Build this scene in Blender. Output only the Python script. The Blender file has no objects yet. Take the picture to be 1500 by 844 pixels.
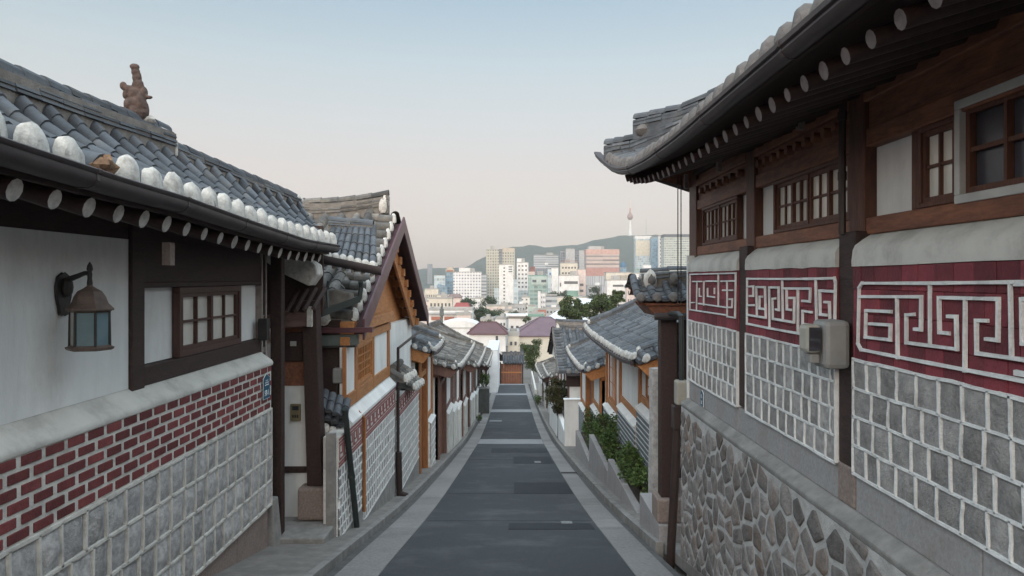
import bpy, bmesh, math, random
from mathutils import Vector, Matrix, noise
R = math.radians
random.seed(11)
sc = bpy.context.scene
col = sc.collection
V = Vector
Z = V((0, 0, 1))
# ------------------------------------------------------------------ camera, sky, sun, exposure
# metres; the camera stands at the origin (eye height 1.6 m over the sloping lane), looking along +Y
cam = bpy.data.cameras.new('camera')
cam.sensor_width = 36.0
cam.lens = 26.4
cam.shift_y = -0.0093
cam.clip_start = 0.05
cam.clip_end = 20000
camo = bpy.data.objects.new('camera', cam)
camo.rotation_euler = (R(90), 0, 0)
col.objects.link(camo)
sc.camera = camo

SUN_EL, SUN_AZ = R(14), R(188)          # low sun behind the camera
world = bpy.data.worlds.new('World')
sc.world = world
world.use_nodes = True
nt = world.node_tree
nt.nodes.clear()
wo = nt.nodes.new('ShaderNodeOutputWorld')
sky = nt.nodes.new('ShaderNodeTexSky')
sky.sky_type = 'NISHITA'
sky.sun_disc = False
sky.sun_elevation = SUN_EL
sky.sun_rotation = SUN_AZ
sky.air_density = 1.0
sky.dust_density = 1.5
sky.ozone_density = 2.0
bg1 = nt.nodes.new('ShaderNodeBackground')
bg1.inputs['Strength'].default_value = 0.03
nt.links.new(sky.outputs[0], bg1.inputs['Color'])
tcw = nt.nodes.new('ShaderNodeTexCoord')
sep = nt.nodes.new('ShaderNodeSeparateXYZ')
nt.links.new(tcw.outputs['Generated'], sep.inputs[0])
rmp = nt.nodes.new('ShaderNodeValToRGB')      # twilight band: grey-mauve horizon, pink, pale, blue
nt.links.new(sep.outputs['Z'], rmp.inputs['Fac'])
def srgb(r, g, b):
    f = lambda c: (c / 255 / 12.92) if c <= 10 else ((c / 255 + 0.055) / 1.055) ** 2.4
    return (f(r), f(g), f(b), 1)
SKYC = [(0.0, srgb(172, 152, 150)), (0.035, srgb(178, 155, 149)), (0.075, srgb(192, 162, 148)), (0.13, srgb(196, 171, 155)),
        (0.2, srgb(189, 180, 168)), (0.27, srgb(175, 180, 174)), (0.36, srgb(144, 162, 169)), (1.0, srgb(148, 160, 169))]
while len(rmp.color_ramp.elements) < len(SKYC):
    rmp.color_ramp.elements.new(0.5)
for e, (p, c) in zip(rmp.color_ramp.elements, SKYC):
    e.position = p
    e.color = c
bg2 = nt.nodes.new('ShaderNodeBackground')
# added fill: sky raised behind the camera (sun side), at the sides and overhead
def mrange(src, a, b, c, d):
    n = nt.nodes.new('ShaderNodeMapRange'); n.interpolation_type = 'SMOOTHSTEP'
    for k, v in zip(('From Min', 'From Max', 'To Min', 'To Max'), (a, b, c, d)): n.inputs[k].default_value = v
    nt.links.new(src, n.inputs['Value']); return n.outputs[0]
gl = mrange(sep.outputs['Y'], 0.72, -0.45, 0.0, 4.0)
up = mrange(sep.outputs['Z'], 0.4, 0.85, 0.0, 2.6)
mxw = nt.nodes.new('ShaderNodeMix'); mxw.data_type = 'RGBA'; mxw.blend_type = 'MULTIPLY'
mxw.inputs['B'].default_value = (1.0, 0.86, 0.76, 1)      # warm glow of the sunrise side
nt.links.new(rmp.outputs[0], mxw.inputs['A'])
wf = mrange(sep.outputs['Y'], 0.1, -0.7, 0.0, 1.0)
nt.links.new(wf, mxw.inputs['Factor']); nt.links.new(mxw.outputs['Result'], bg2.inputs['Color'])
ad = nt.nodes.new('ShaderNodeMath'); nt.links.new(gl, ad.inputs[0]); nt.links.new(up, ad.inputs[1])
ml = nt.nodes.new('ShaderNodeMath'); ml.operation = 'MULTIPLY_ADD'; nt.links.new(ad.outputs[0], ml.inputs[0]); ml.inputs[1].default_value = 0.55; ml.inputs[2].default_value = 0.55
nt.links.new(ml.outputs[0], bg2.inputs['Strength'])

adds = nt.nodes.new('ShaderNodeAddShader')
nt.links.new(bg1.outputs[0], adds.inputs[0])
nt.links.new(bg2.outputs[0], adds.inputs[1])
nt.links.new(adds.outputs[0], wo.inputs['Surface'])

sl = bpy.data.lights.new('sun', 'SUN')
sl.energy = 0.9
sl.angle = R(30)
sl.color = (1.0, 0.86, 0.76)
so = bpy.data.objects.new('sun', sl)
so.rotation_euler = (R(90) - SUN_EL, 0, R(-SUN_AZ * 57.29578 + 180))
col.objects.link(so)
sc.view_settings.view_transform = 'Standard'
sc.view_settings.look = 'None'
sc.view_settings.exposure = 0.95
sc.view_settings.gamma = 1.0

# ------------------------------------------------------------------ helpers
LOC = {}
def thing(name, label, cat, loc=(0, 0, 0), group=None, rz=0.0):
    o = bpy.data.objects.new(name, None)
    o.empty_display_size = 0.2
    o.location = loc
    o.rotation_euler = (0, 0, rz)
    col.objects.link(o)
    o['label'] = label
    o['category'] = cat
    if group: o['group'] = group
    LOC[o.name] = V(loc)
    return o
def tag(o, label=None, cat=None, group=None, kind=None):
    if label: o['label'] = label
    if cat: o['category'] = cat
    if group: o['group'] = group
    if kind: o['kind'] = kind
    return o

class MB:
    def __init__(s): s.v = []; s.f = []; s.m = []
    def add(s, vs, fs, mi=0):
        b = len(s.v)
        s.v += [V(p) for p in vs]
        s.f += [[b + i for i in f] for f in fs]
        s.m += [mi] * len(fs)
    def quad(s, a, b, c, d, mi=0): s.add([a, b, c, d], [[0, 1, 2, 3]], mi)
    def poly(s, pts, mi=0): s.add(pts, [list(range(len(pts)))], mi)
    def box(s, x0, x1, y0, y1, z0, z1, mi=0):
        s.add([(x0, y0, z0), (x1, y0, z0), (x1, y1, z0), (x0, y1, z0), (x0, y0, z1), (x1, y0, z1), (x1, y1, z1), (x0, y1, z1)],
              [[0, 3, 2, 1], [4, 5, 6, 7], [0, 1, 5, 4], [1, 2, 6, 5], [2, 3, 7, 6], [3, 0, 4, 7]], mi)
    def hexa(s, b4, t4, mi=0):
        s.add(list(b4) + list(t4), [[0, 3, 2, 1], [4, 5, 6, 7], [0, 1, 5, 4], [1, 2, 6, 5], [2, 3, 7, 6], [3, 0, 4, 7]], mi)
    def bar(s, p0, p1, w, h, up=Z, mi=0):
        p0, p1 = V(p0), V(p1)
        d = (p1 - p0).normalized()
        a = d.cross(V(up))
        if a.length < 1e-5: a = d.cross(V((1, 0, 0)))
        a.normalize()
        b = a.cross(d).normalized()
        a = a * w / 2; b = b * h / 2
        s.hexa([p0 - a - b, p0 + a - b, p0 + a + b, p0 - a + b], [p1 - a - b, p1 + a - b, p1 + a + b, p1 - a + b], mi)
    def prism(s, pts, d, mi=0):                 # polygon extruded by vector d
        n = len(pts); d = V(d)
        s.add([V(p) for p in pts] + [V(p) + d for p in pts],
              [list(range(n))[::-1], list(range(n, 2 * n))] + [[i, (i + 1) % n, n + (i + 1) % n, n + i] for i in range(n)], mi)
    def tube(s, pts, r, n=8, mi=0, endmi=None, cap=True):
        pts = [V(p) for p in pts]
        rs = r if isinstance(r, (list, tuple)) else [r] * len(pts)
        rings = []; ref = None
        for i, p in enumerate(pts):
            d = (pts[min(i + 1, len(pts) - 1)] - pts[max(i - 1, 0)]).normalized()
            if ref is None or abs(ref.dot(d)) > .95:
                ref = Z if abs(d.z) < .9 else V((1, 0, 0))
            a = d.cross(ref).normalized(); b = a.cross(d).normalized()
            ref = b
            rings.append([p + (a * math.cos(t) + b * math.sin(t)) * rs[i] for t in [2 * math.pi * k / n for k in range(n)]])
        vs = [q for ring in rings for q in ring]
        fs = [[i * n + k, i * n + (k + 1) % n, (i + 1) * n + (k + 1) % n, (i + 1) * n + k] for i in range(len(pts) - 1) for k in range(n)]
        s.add(vs, fs, mi)
        if cap:
            e = mi if endmi is None else endmi
            s.poly(rings[0][::-1], e); s.poly(rings[-1], e)
    def lathe(s, prof, n=16, c=(0, 0, 0), mi=0, sx=1, sy=1, rot=0):
        c = V(c); vs = []
        for (r, z) in prof:
            for k in range(n):
                t = 2 * math.pi * k / n + rot
                vs.append(c + V((r * math.cos(t) * sx, r * math.sin(t) * sy, z)))
        fs = [[i * n + k, i * n + (k + 1) % n, (i + 1) * n + (k + 1) % n, (i + 1) * n + k] for i in range(len(prof) - 1) for k in range(n)]
        fs += [list(range(n))[::-1], list(range((len(prof) - 1) * n, len(prof) * n))]
        s.add(vs, fs, mi)
    def sweep(s, path, prof, out, mi=0, closed=True):   # profile (o,z) carried along a path
        out = V(out); n = len(prof)
        vs = [V(p) + out * o + Z * z for p in path for (o, z) in prof]
        m = n if closed else n - 1
        fs = [[i * n + k, i * n + (k + 1) % n, (i + 1) * n + (k + 1) % n, (i + 1) * n + k] for i in range(len(path) - 1) for k in range(m)]
        if closed: fs += [list(range(n))[::-1], list(range((len(path) - 1) * n, len(path) * n))]
        s.add(vs, fs, mi)
    def ell(s, c, rx, ry, rz, mi=0, n=10, m=6, jit=0):
        c = V(c); vs = []
        for i in range(m + 1):
            ph = math.pi * i / m
            for k in range(n):
                t = 2 * math.pi * k / n
                j = 1 + random.uniform(-jit, jit)
                vs.append(c + V((rx * math.sin(ph) * math.cos(t) * j, ry * math.sin(ph) * math.sin(t) * j, -rz * math.cos(ph) * j)))
        s.add(vs, [[i * n + k, i * n + (k + 1) % n, (i + 1) * n + (k + 1) % n, (i + 1) * n + k] for i in range(m) for k in range(n)], mi)
    def leaves(s, pts, size, mi=0, asp=.6):
        for p in pts:
            d = V((random.gauss(0, 1), random.gauss(0, 1), random.gauss(0, .7))).normalized()
            e = d.cross(V((random.gauss(0, 1), random.gauss(0, 1), random.gauss(0, 1)))).normalized()
            a = d * size * random.uniform(.6, 1.3); b = e * size * asp * random.uniform(.6, 1.2)
            p = V(p)
            s.add([p - a, p - b * .8, p + a, p + b * .8], [[0, 1, 2, 3]], mi)
    def build(s, name, mat, parent=None, smooth=False, bevel=0, local=False, sub=0):
        off = V((0, 0, 0))
        root = parent
        if parent is not None and not local:
            while root.parent: root = root.parent
            off = LOC.get(root.name, V((0, 0, 0)))
        me = bpy.data.meshes.new(name)
        me.from_pydata([tuple(p - off) for p in s.v], [], s.f)
        for m in (mat if isinstance(mat, (list, tuple)) else [mat]): me.materials.append(m)
        me.polygons.foreach_set('material_index', s.m)
        if smooth: me.polygons.foreach_set('use_smooth', [True] * len(me.polygons))
        me.validate(); me.update()
        o = bpy.data.objects.new(name, me)
        col.objects.link(o)
        if parent is not None: o.parent = parent
        if bevel:
            b = o.modifiers.new('bevel', 'BEVEL'); b.width = bevel; b.segments = 2; b.limit_method = 'ANGLE'; b.angle_limit = R(40)
        if smooth and hasattr(me, 'set_sharp_from_angle'):
            me.set_sharp_from_angle(angle=R(42))
        return o

def interp(pts, x):
    if x <= pts[0][0]:
        (a, b), (c, d) = pts[0], pts[1]
        return b + (x - a) * (d - b) / (c - a)
    for (a, b), (c, d) in zip(pts, pts[1:]):
        if x <= c: return b + (d - b) * (x - a) / (c - a)
    return pts[-1][1]
GZ = [(-12, .6), (0, -1.61), (8, -3.08), (13.4, -4.08), (20, -5.1), (30.75, -6.68), (40, -7.72), (50, -8.66), (62, -9.66), (76, -10.65),
      (95, -12.4), (150, -17), (350, -27), (800, -37), (1500, -41), (9000, -41)]
def gz(y):
    if y > 70: return interp(GZ, y)
    return (interp(GZ, y - 2) + interp(GZ, y) * 2 + interp(GZ, y + 2)) / 4
def at(px, py, Y): return V(((px - 750) * Y / 1100, Y, (408 - py) * Y / 1100))
def yroad(py):                                   # distance at which the lane shows at picture row py
    y = 4.0
    while (-gz(y) / y * 1100) > py - 408 and y < 90: y += .02
    return y

# ------------------------------------------------------------------ materials
MATS = {}
def M(name, c, c2=None, rough=.8, ns=4, isl=0, bump=0, bs=30, stain=None, ss=1.5, sa=.5, st=(1, 1, 1), metal=0, spec=.3, lo=.35, hi=.65, bd=.02):
    if name in MATS: return MATS[name]
    m = bpy.data.materials.new(name); m.use_nodes = True
    t = m.node_tree; L = t.links; N = t.nodes.new
    p = t.nodes['Principled BSDF']
    p.inputs['Roughness'].default_value = rough
    p.inputs['Metallic'].default_value = metal
    p.inputs['Specular IOR Level'].default_value = spec
    tc = N('ShaderNodeTexCoord'); mp = N('ShaderNodeMapping'); mp.inputs['Scale'].default_value = st
    L.new(tc.outputs['Object'], mp.inputs[0])
    c = tuple(c) + (1,) if len(c) == 3 else c
    c2 = c if c2 is None else tuple(c2) + (1,)
    nz = N('ShaderNodeTexNoise'); nz.inputs['Scale'].default_value = ns; nz.inputs['Detail'].default_value = 7; nz.inputs['Roughness'].default_value = .62
    L.new(mp.outputs[0], nz.inputs['Vector'])
    rm = N('ShaderNodeMapRange'); rm.inputs['From Min'].default_value = lo; rm.inputs['From Max'].default_value = hi
    L.new(nz.outputs['Fac'], rm.inputs['Value'])
    mx = N('ShaderNodeMix'); mx.data_type = 'RGBA'
    mx.inputs['A'].default_value = c; mx.inputs['B'].default_value = c2
    L.new(rm.outputs[0], mx.inputs['Factor'])
    out = mx.outputs['Result']
    if stain:
        n2 = N('ShaderNodeTexNoise'); n2.inputs['Scale'].default_value = ss; n2.inputs['Detail'].default_value = 9; n2.inputs['Roughness'].default_value = .7
        L.new(tc.outputs['Object'], n2.inputs['Vector'])
        r2 = N('ShaderNodeMapRange'); r2.inputs['From Min'].default_value = .5; r2.inputs['From Max'].default_value = .72; r2.inputs['To Max'].default_value = sa
        L.new(n2.outputs['Fac'], r2.inputs['Value'])
        m2 = N('ShaderNodeMix'); m2.data_type = 'RGBA'; m2.inputs['B'].default_value = tuple(stain) + (1,)
        L.new(r2.outputs[0], m2.inputs['Factor']); L.new(out, m2.inputs['A'])
        out = m2.outputs['Result']
    if isl:
        g = N('ShaderNodeNewGeometry')
        r3 = N('ShaderNodeMapRange'); r3.inputs['To Min'].default_value = 1 - isl; r3.inputs['To Max'].default_value = 1 + isl
        L.new(g.outputs['Random Per Island'], r3.inputs['Value'])
        hs = N('ShaderNodeHueSaturation'); L.new(r3.outputs[0], hs.inputs['Value']); L.new(out, hs.inputs['Color'])
        out = hs.outputs[0]
    L.new(out, p.inputs['Base Color'])
    if bump:
        n3 = N('ShaderNodeTexNoise'); n3.inputs['Scale'].default_value = bs; n3.inputs['Detail'].default_value = 8; n3.inputs['Roughness'].default_value = .65
        L.new(mp.outputs[0], n3.inputs['Vector'])
        b = N('ShaderNodeBump'); b.inputs['Strength'].default_value = bump; b.inputs['Distance'].default_value = bd
        L.new(n3.outputs['Fac'], b.inputs['Height']); L.new(b.outputs[0], p.inputs['Normal'])
        rr = N('ShaderNodeMapRange'); rr.inputs['To Min'].default_value = max(0, rough - .12); rr.inputs['To Max'].default_value = min(1, rough + .12)
        L.new(n3.outputs['Fac'], rr.inputs['Value']); L.new(rr.outputs[0], p.inputs['Roughness'])
    MATS[name] = m
    return m
plaster = M('white plaster', (.7, .7, .69), (.58, .58, .575), .85, 1.6, bump=.3, bs=14, stain=(.43, .41, .38), ss=1.3, sa=.45, st=(2, 2, .5))
plasterL = M('lime ledge', (.56, .545, .51), (.47, .455, .43), .85, 3, bump=.4, bs=30, stain=(.27, .25, .23), ss=3, sa=.55)
tile = M('roof tile', (.075, .083, .095), (.046, .051, .06), .62, 7, isl=.38, bump=.35, bs=45, stain=(.17, .165, .15), ss=5, sa=.5, spec=.4)
tileW = M('weathered roof tile', (.125, .118, .108), (.07, .07, .072), .75, 6, isl=.45, bump=.4, bs=40, stain=(.26, .225, .18), ss=4, sa=.6)
tileN = M('blue grey roof tile', (.066, .074, .086), (.042, .047, .055), .6, 4, isl=.35, bump=.3, bs=30, stain=(.17, .165, .155), ss=2, sa=.5)
limecap = M('lime plaster cap', (.55, .53, .495), (.38, .365, .345), .85, 14, isl=.12, bump=.5, bs=60, stain=(.26, .235, .21), ss=14, sa=.6)
limegrey = M('weathered lime cap', (.44, .43, .41), (.27, .26, .25), .9, 14, isl=.2, bump=.5, bs=60, stain=(.14, .13, .12), ss=10, sa=.6)
capgrey = M('grey mortar cap', (.165, .152, .147), (.09, .085, .084), .9, 14, isl=.2, bump=.5, bs=60, stain=(.16, .15, .14), ss=14, sa=.6)
ridgemort = M('ridge mortar', (.21, .195, .18), (.13, .12, .11), .9, 8, bump=.5, bs=40)
gut = M('gutter metal', (.05, .038, .04), (.033, .027, .029), .5, 3, bump=.12, bs=8, stain=(.09, .075, .07), ss=4, sa=.5, spec=.4)
darkwood = M('dark stained timber', (.047, .026, .023), (.028, .017, .016), .6, 5, bump=.3, bs=18, st=(6, 1, 6))
redwood = M('red brown timber', (.25, .1, .055), (.13, .052, .032), .55, 4, bump=.3, bs=16, st=(6, 1, 6), stain=(.06, .03, .022), ss=2, sa=.6)
redwoodV = M('red brown post timber', (.12, .05, .033), (.068, .03, .021), .55, 4, bump=.3, bs=16, st=(6, 6, 1))
orange = M('orange pine timber', (.44, .2, .075), (.3, .125, .048), .55, 4, bump=.25, bs=14, st=(5, 1, 5), isl=.12, stain=(.2, .085, .035), ss=3, sa=.5)
orangeV = M('orange pine post', (.4, .17, .065), (.27, .108, .042), .55, 4, bump=.25, bs=14, st=(5, 5, 1), isl=.12, stain=(.18, .075, .032), ss=3, sa=.5)
brick = M('maroon brick', (.185, .046, .046), (.13, .033, .035), .7, 12, isl=.3, bump=.45, bs=70, stain=(.11, .04, .042), ss=9, sa=.5)
redbrick = M('painted red brick', (.195, .034, .044), (.125, .023, .032), .7, 6, isl=.38, bump=.5, bs=40, stain=(.1, .022, .032), ss=4, sa=.5, spec=.4)
mortar = M('pale mortar', (.6, .575, .535), (.46, .44, .41), .9, 8, bump=.5, bs=60, stain=(.28, .26, .24), ss=4, sa=.45)
fretM = M('faded red fret', (.27, .105, .1), (.2, .08, .08), .8, 8)
rubmort = M('rubble mortar', (.48, .47, .46), (.35, .34, .335), .9, 5, bump=.7, bs=40, stain=(.2, .185, .17), ss=3, sa=.6)
mortarW = M('white joint paint', (.78, .78, .77), (.62, .62, .62), .9, 9, bump=.6, bs=60, stain=(.36, .35, .34), ss=6, sa=.65)
stoneG = M('split granite', (.52, .505, .5), (.3, .29, .29), .85, 14, isl=.2, bump=.8, bs=55, stain=(.19, .175, .165), ss=8, sa=.55, bd=.03)
stoneD = M('grey wall stone', (.43, .41, .4), (.27, .26, .256), .9, 16, isl=.22, bump=.9, bs=60, stain=(.14, .12, .105), ss=6, sa=.5, bd=.03)
raftend = M('painted rafter end', (.2, .175, .18), (.12, .105, .11), .8, 14, bump=.3, bs=50)
rubbleM = M('field stone', (.25, .23, .22), (.14, .128, .124), .85, 9, isl=.38, bump=.8, bs=45, stain=(.2, .125, .085), ss=2.6, sa=.8, bd=.03)
granite = M('granite slab', (.31, .3, .3), (.235, .225, .225), .8, 50, bump=.25, bs=90, stain=(.2, .155, .13), ss=2.2, sa=.6)
graniteP = M('pinkish granite block', (.27, .215, .19), (.18, .14, .125), .8, 40, bump=.5, bs=60, stain=(.13, .1, .085), ss=4, sa=.6)
conc = M('rough concrete', (.27, .26, .25), (.185, .178, .172), .9, 6, bump=.5, bs=35, stain=(.12, .11, .1), ss=2.5, sa=.65)
asphalt = M('asphalt', (.062, .068, .075), (.034, .038, .043), .85, 70, bump=.6, bs=170, stain=(.1, .104, .108), ss=1.1, sa=.9, bd=.01)
asphaltN = M('newer asphalt patch', (.024, .029, .035), (.018, .022, .027), .8, 2, bump=.4, bs=160, bd=.008)
paving = M('granite paving', (.255, .248, .243), (.185, .181, .18), .85, 30, isl=.1, bump=.35, bs=80, stain=(.13, .128, .127), ss=1.1, sa=.6)
sidewalk = M('cement sidewalk', (.23, .215, .2), (.165, .155, .147), .9, 5, bump=.5, bs=40, stain=(.1, .092, .086), ss=1.8, sa=.65)
bandM = M('concrete cross band', (.26, .265, .272), (.21, .215, .222), .85, 6, bump=.3, bs=60, stain=(.16, .16, .16), ss=2, sa=.5)
paint = M('worn road paint', (.24, .25, .255), (.1, .105, .11), .7, 30)
glassP = M('pale window pane', (.62, .59, .53), (.5, .485, .45), .22, 2.5, spec=.5)
glassD = M('dark window glass', (.035, .037, .045), (.022, .024, .03), .08, 2, spec=.7)
alum = M('aged aluminium', (.44, .44, .425), (.34, .34, .33), .5, 6)
iron = M('dark iron', (.02, .02, .021), (.032, .028, .026), .5, 12, bump=.3, bs=60)
bronze = M('weathered copper brown', (.125, .088, .072), (.075, .056, .048), .5, 14, bump=.3, bs=50)
lampglass = M('frosted lamp glass', (.36, .385, .36), (.27, .3, .295), .25, 5, spec=.5)
lampglassB = M('teal lamp glass', (.11, .165, .185), (.08, .125, .145), .2, 5, spec=.5)
clay = M('weathered clay figure', (.115, .08, .068), (.06, .043, .039), .9, 14, bump=.7, bs=40)
steelB = M('brown painted steel', (.03, .022, .021), (.042, .028, .025), .45, 8)
pipeG = M('black green pipe', (.024, .032, .032), (.036, .042, .04), .4, 5)
plastic = M('beige meter plastic', (.34, .325, .285), (.26, .25, .22), .4, 5)
plasticG = M('grey meter plastic', (.24, .24, .235), (.18, .18, .175), .4, 5)
signB = M('blue number plate', (.008, .075, .13), None, .35)
signW = M('plate white', (.7, .72, .73), None, .4)
brass = M('brass intercom', (.25, .21, .12), (.19, .16, .095), .4, 8, metal=.4)
maroon = M('maroon metal trim', (.1, .042, .05), (.072, .03, .037), .4, 3)
leafA = M('shrub leaf', (.08, .125, .032), (.034, .065, .018), .6, 3, isl=.5)
leafB = M('tree leaf', (.06, .085, .03), (.032, .05, .02), .7, 1.2, isl=.5)
leafC = M('dark tree leaf', (.036, .06, .026), (.022, .04, .018), .7, .5, isl=.45)
leafR = M('bronze green leaf', (.075, .065, .028), (.035, .042, .018), .7, 1.5, isl=.5)
bark = M('bark', (.06, .045, .035), (.035, .028, .022), .9, 8, bump=.5)
greyslat = M('grey striped cladding', (.25, .275, .29), (.2, .22, .235), .7, 5)
# ------------------------------------------------------------------ lane and ground
def strip(name, x0, x1, y0, y1, mat, dz=0.0, step=1.0, thick=.12, label=None):
    m = MB(); n = max(1, int((y1 - y0) / step)); ys = [y0 + (y1 - y0) * i / n for i in range(n + 1)]
    fx = lambda x, y: x(y) if callable(x) else x
    prof = lambda y: [V((fx(x0, y), y, gz(y) + dz)), V((fx(x1, y), y, gz(y) + dz)), V((fx(x1, y), y, gz(y) + dz - thick)), V((fx(x0, y), y, gz(y) + dz - thick))]
    P = [prof(y) for y in ys]
    for a, b in zip(P, P[1:]):
        for k in range(4): m.quad(a[k], a[(k + 1) % 4], b[(k + 1) % 4], b[k])
    m.poly(P[0]); m.poly(P[-1][::-1])
    o = m.build(name, mat); o['kind'] = 'structure'
    return o
g = MB(); ysg = [-60, -30, -12] + [-10 + 2 * i for i in range(44)] + [80, 88, 95, 120, 150, 250, 350, 575, 800, 1150, 1500, 4000, 9000]
xsg = [-9000, -2000, -400, -60, -20, -3, 3, 20, 60, 400, 2000, 9000]
g.add([(x, y, gz(y) - .16) for y in ysg for x in xsg], [[j * 12 + i, j * 12 + i + 1, (j + 1) * 12 + i + 1, (j + 1) * 12 + i] for j in range(len(ysg) - 1) for i in range(11)])
tag(g.build('ground', M('packed earth', (.13, .12, .11), (.09, .085, .08), .95, .05, bump=.3, bs=2)), kind='structure')
strip('road', -1.35, 1.25, -8, 76, asphalt)
def slabs(name, x0, x1, y0, y1, mat, dz, L=.9, gap=.006, thick=.12):   # a run of paving slabs with fine joints
    m = MB(); y = y0; k = 0
    while y < y1:
        a, b = y + gap / 2, min(y + L * random.uniform(.92, 1.08), y1); b2 = b - gap / 2
        j = random.uniform(-.0015, .0015)
        m.hexa([(x0, a, gz(a) + dz - thick), (x1, a, gz(a) + dz - thick), (x1, b2, gz(b2) + dz - thick), (x0, b2, gz(b2) + dz - thick)],
               [(x0, a, gz(a) + dz + j), (x1, a, gz(a) + dz + j), (x1, b2, gz(b2) + dz + j), (x0, b2, gz(b2) + dz + j)])
        y = b; k += 1
    o = m.build(name, mat, bevel=.004); o['kind'] = 'structure'
    return o
slabs('paved_verge', -1.79, -1.352, -8, 76, paving, .008)
slabs('paved_verge', 1.252, 1.63, -8, 76, paving, .008)
strip('gutter_channel', -1.93, -1.8, -8, 76, M('gutter channel', (.11, .108, .108), (.075, .073, .073), .9, 6, bump=.4), -.035)
strip('gutter_channel', 1.64, 1.74, -8, 76, MATS['gutter channel'], -.03)
slabs('kerb', -2.02, -1.935, -8, 76, conc, .07, 1.2, .01, .25)
slabs('kerb', 1.745, 1.84, 9.1, 76, conc, .09, 1.2, .01, .25)
strip('sidewalk', -4.6, -2.025, -8, 76, sidewalk, .05)
strip('sidewalk', 1.845, 4.5, -8, 76, sidewalk, .07)
for y0, y1, w in ((29.4, 31.6, 0), (47.2, 49.2, 0), (62.5, 64, 0), (74.2, 75.8, 0)):
    strip('cross_band', -1.345, 1.245, y0, y1, bandM, .004, thick=.003)
def patch(px0, px1, py0, py1, mat, name, dz=.006):
    y1, y0 = yroad(py0), yroad(py1); ym = (y0 + y1) / 2
    x0, x1 = (px0 - 750) * ym / 1100, (px1 - 750) * ym / 1100
    strip(name, max(x0, -1.34), min(x1, 1.24), y0, y1, mat, dz, thick=.004)
for a in ((753, 836, 707, 723), (745, 868, 767, 776), (720, 803, 657, 663), (752, 808, 669, 679)): patch(*a, asphaltN, 'road_patch')
for a in ((822, 838, 764.5, 768), (717, 735, 615.5, 618), (783, 792, 676, 678.5)): patch(*a, paint, 'road_marking', .011)
for y in (11.6, 15.2, 23, 37):                    # tar seams across the asphalt
    strip('tar_seam', -1.33, 1.23, y, y + .025, asphaltN, .003, thick=.002)
# drain grates in the verge
def drain(x, y, label):
    t = thing('drain_grate', label, 'drain grate', (x, y, gz(y) + .01))
    m = MB(); m.box(x - .2, x + .2, y - .13, y - .1, gz(y) + .012, gz(y) + .03); m.box(x - .2, x + .2, y + .1, y + .13, gz(y) - .012, gz(y) + .012)
    m.build('rim', iron, t)
    m = MB()
    for i in range(9): m.box(x - .18 + i * .042, x - .168 + i * .042, y - .1, y + .1, gz(y) - .01, gz(y) + .018)
    m.build('bar_grid', iron, t)
drain(1.45, yroad(694), 'narrow iron drain grate set in the right paved verge')

# ------------------------------------------------------------------ wall builders
def planeR(X): return lambda a, z, d: V((X - d, a, z))       # right-hand wall facing the lane
def planeL(X): return lambda a, z, d: V((-X + d, a, z))      # left-hand wall facing the lane
def planeY(Y): return lambda a, z, d: V((a, Y - d, z))       # wall facing the camera side
def slab(m, pl, a0, a1, z0, z1, d0, d1, mi=0):
    m.hexa([pl(a0, z0, d0), pl(a1, z0, d0), pl(a1, z0, d1), pl(a0, z0, d1)], [pl(a0, z1, d0), pl(a1, z1, d0), pl(a1, z1, d1), pl(a0, z1, d1)], mi)
def rough_stone(m, pl, a0, a1, z0, z1, d, bulge, n=4, seed=0):
    vs = []
    for j in range(n + 1):
        for i in range(n + 1):
            a = a0 + (a1 - a0) * i / n; z = z0 + (z1 - z0) * j / n
            e = min(1, 4 * min(i, n - i) / n) * min(1, 4 * min(j, n - j) / n)
            h = bulge * (e * (.55 + .9 * noise.noise(V((a * 9, z * 9, seed)))) + (0 if e else -.15))
            if 0 < i < n: a += random.uniform(-.1, .1) * (a1 - a0) / n
            vs.append(pl(a, z, d + h))
    k = n + 1
    m.add(vs, [[j * k + i, j * k + i + 1, (j + 1) * k + i + 1, (j + 1) * k + i] for j in range(n) for i in range(n)])
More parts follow.
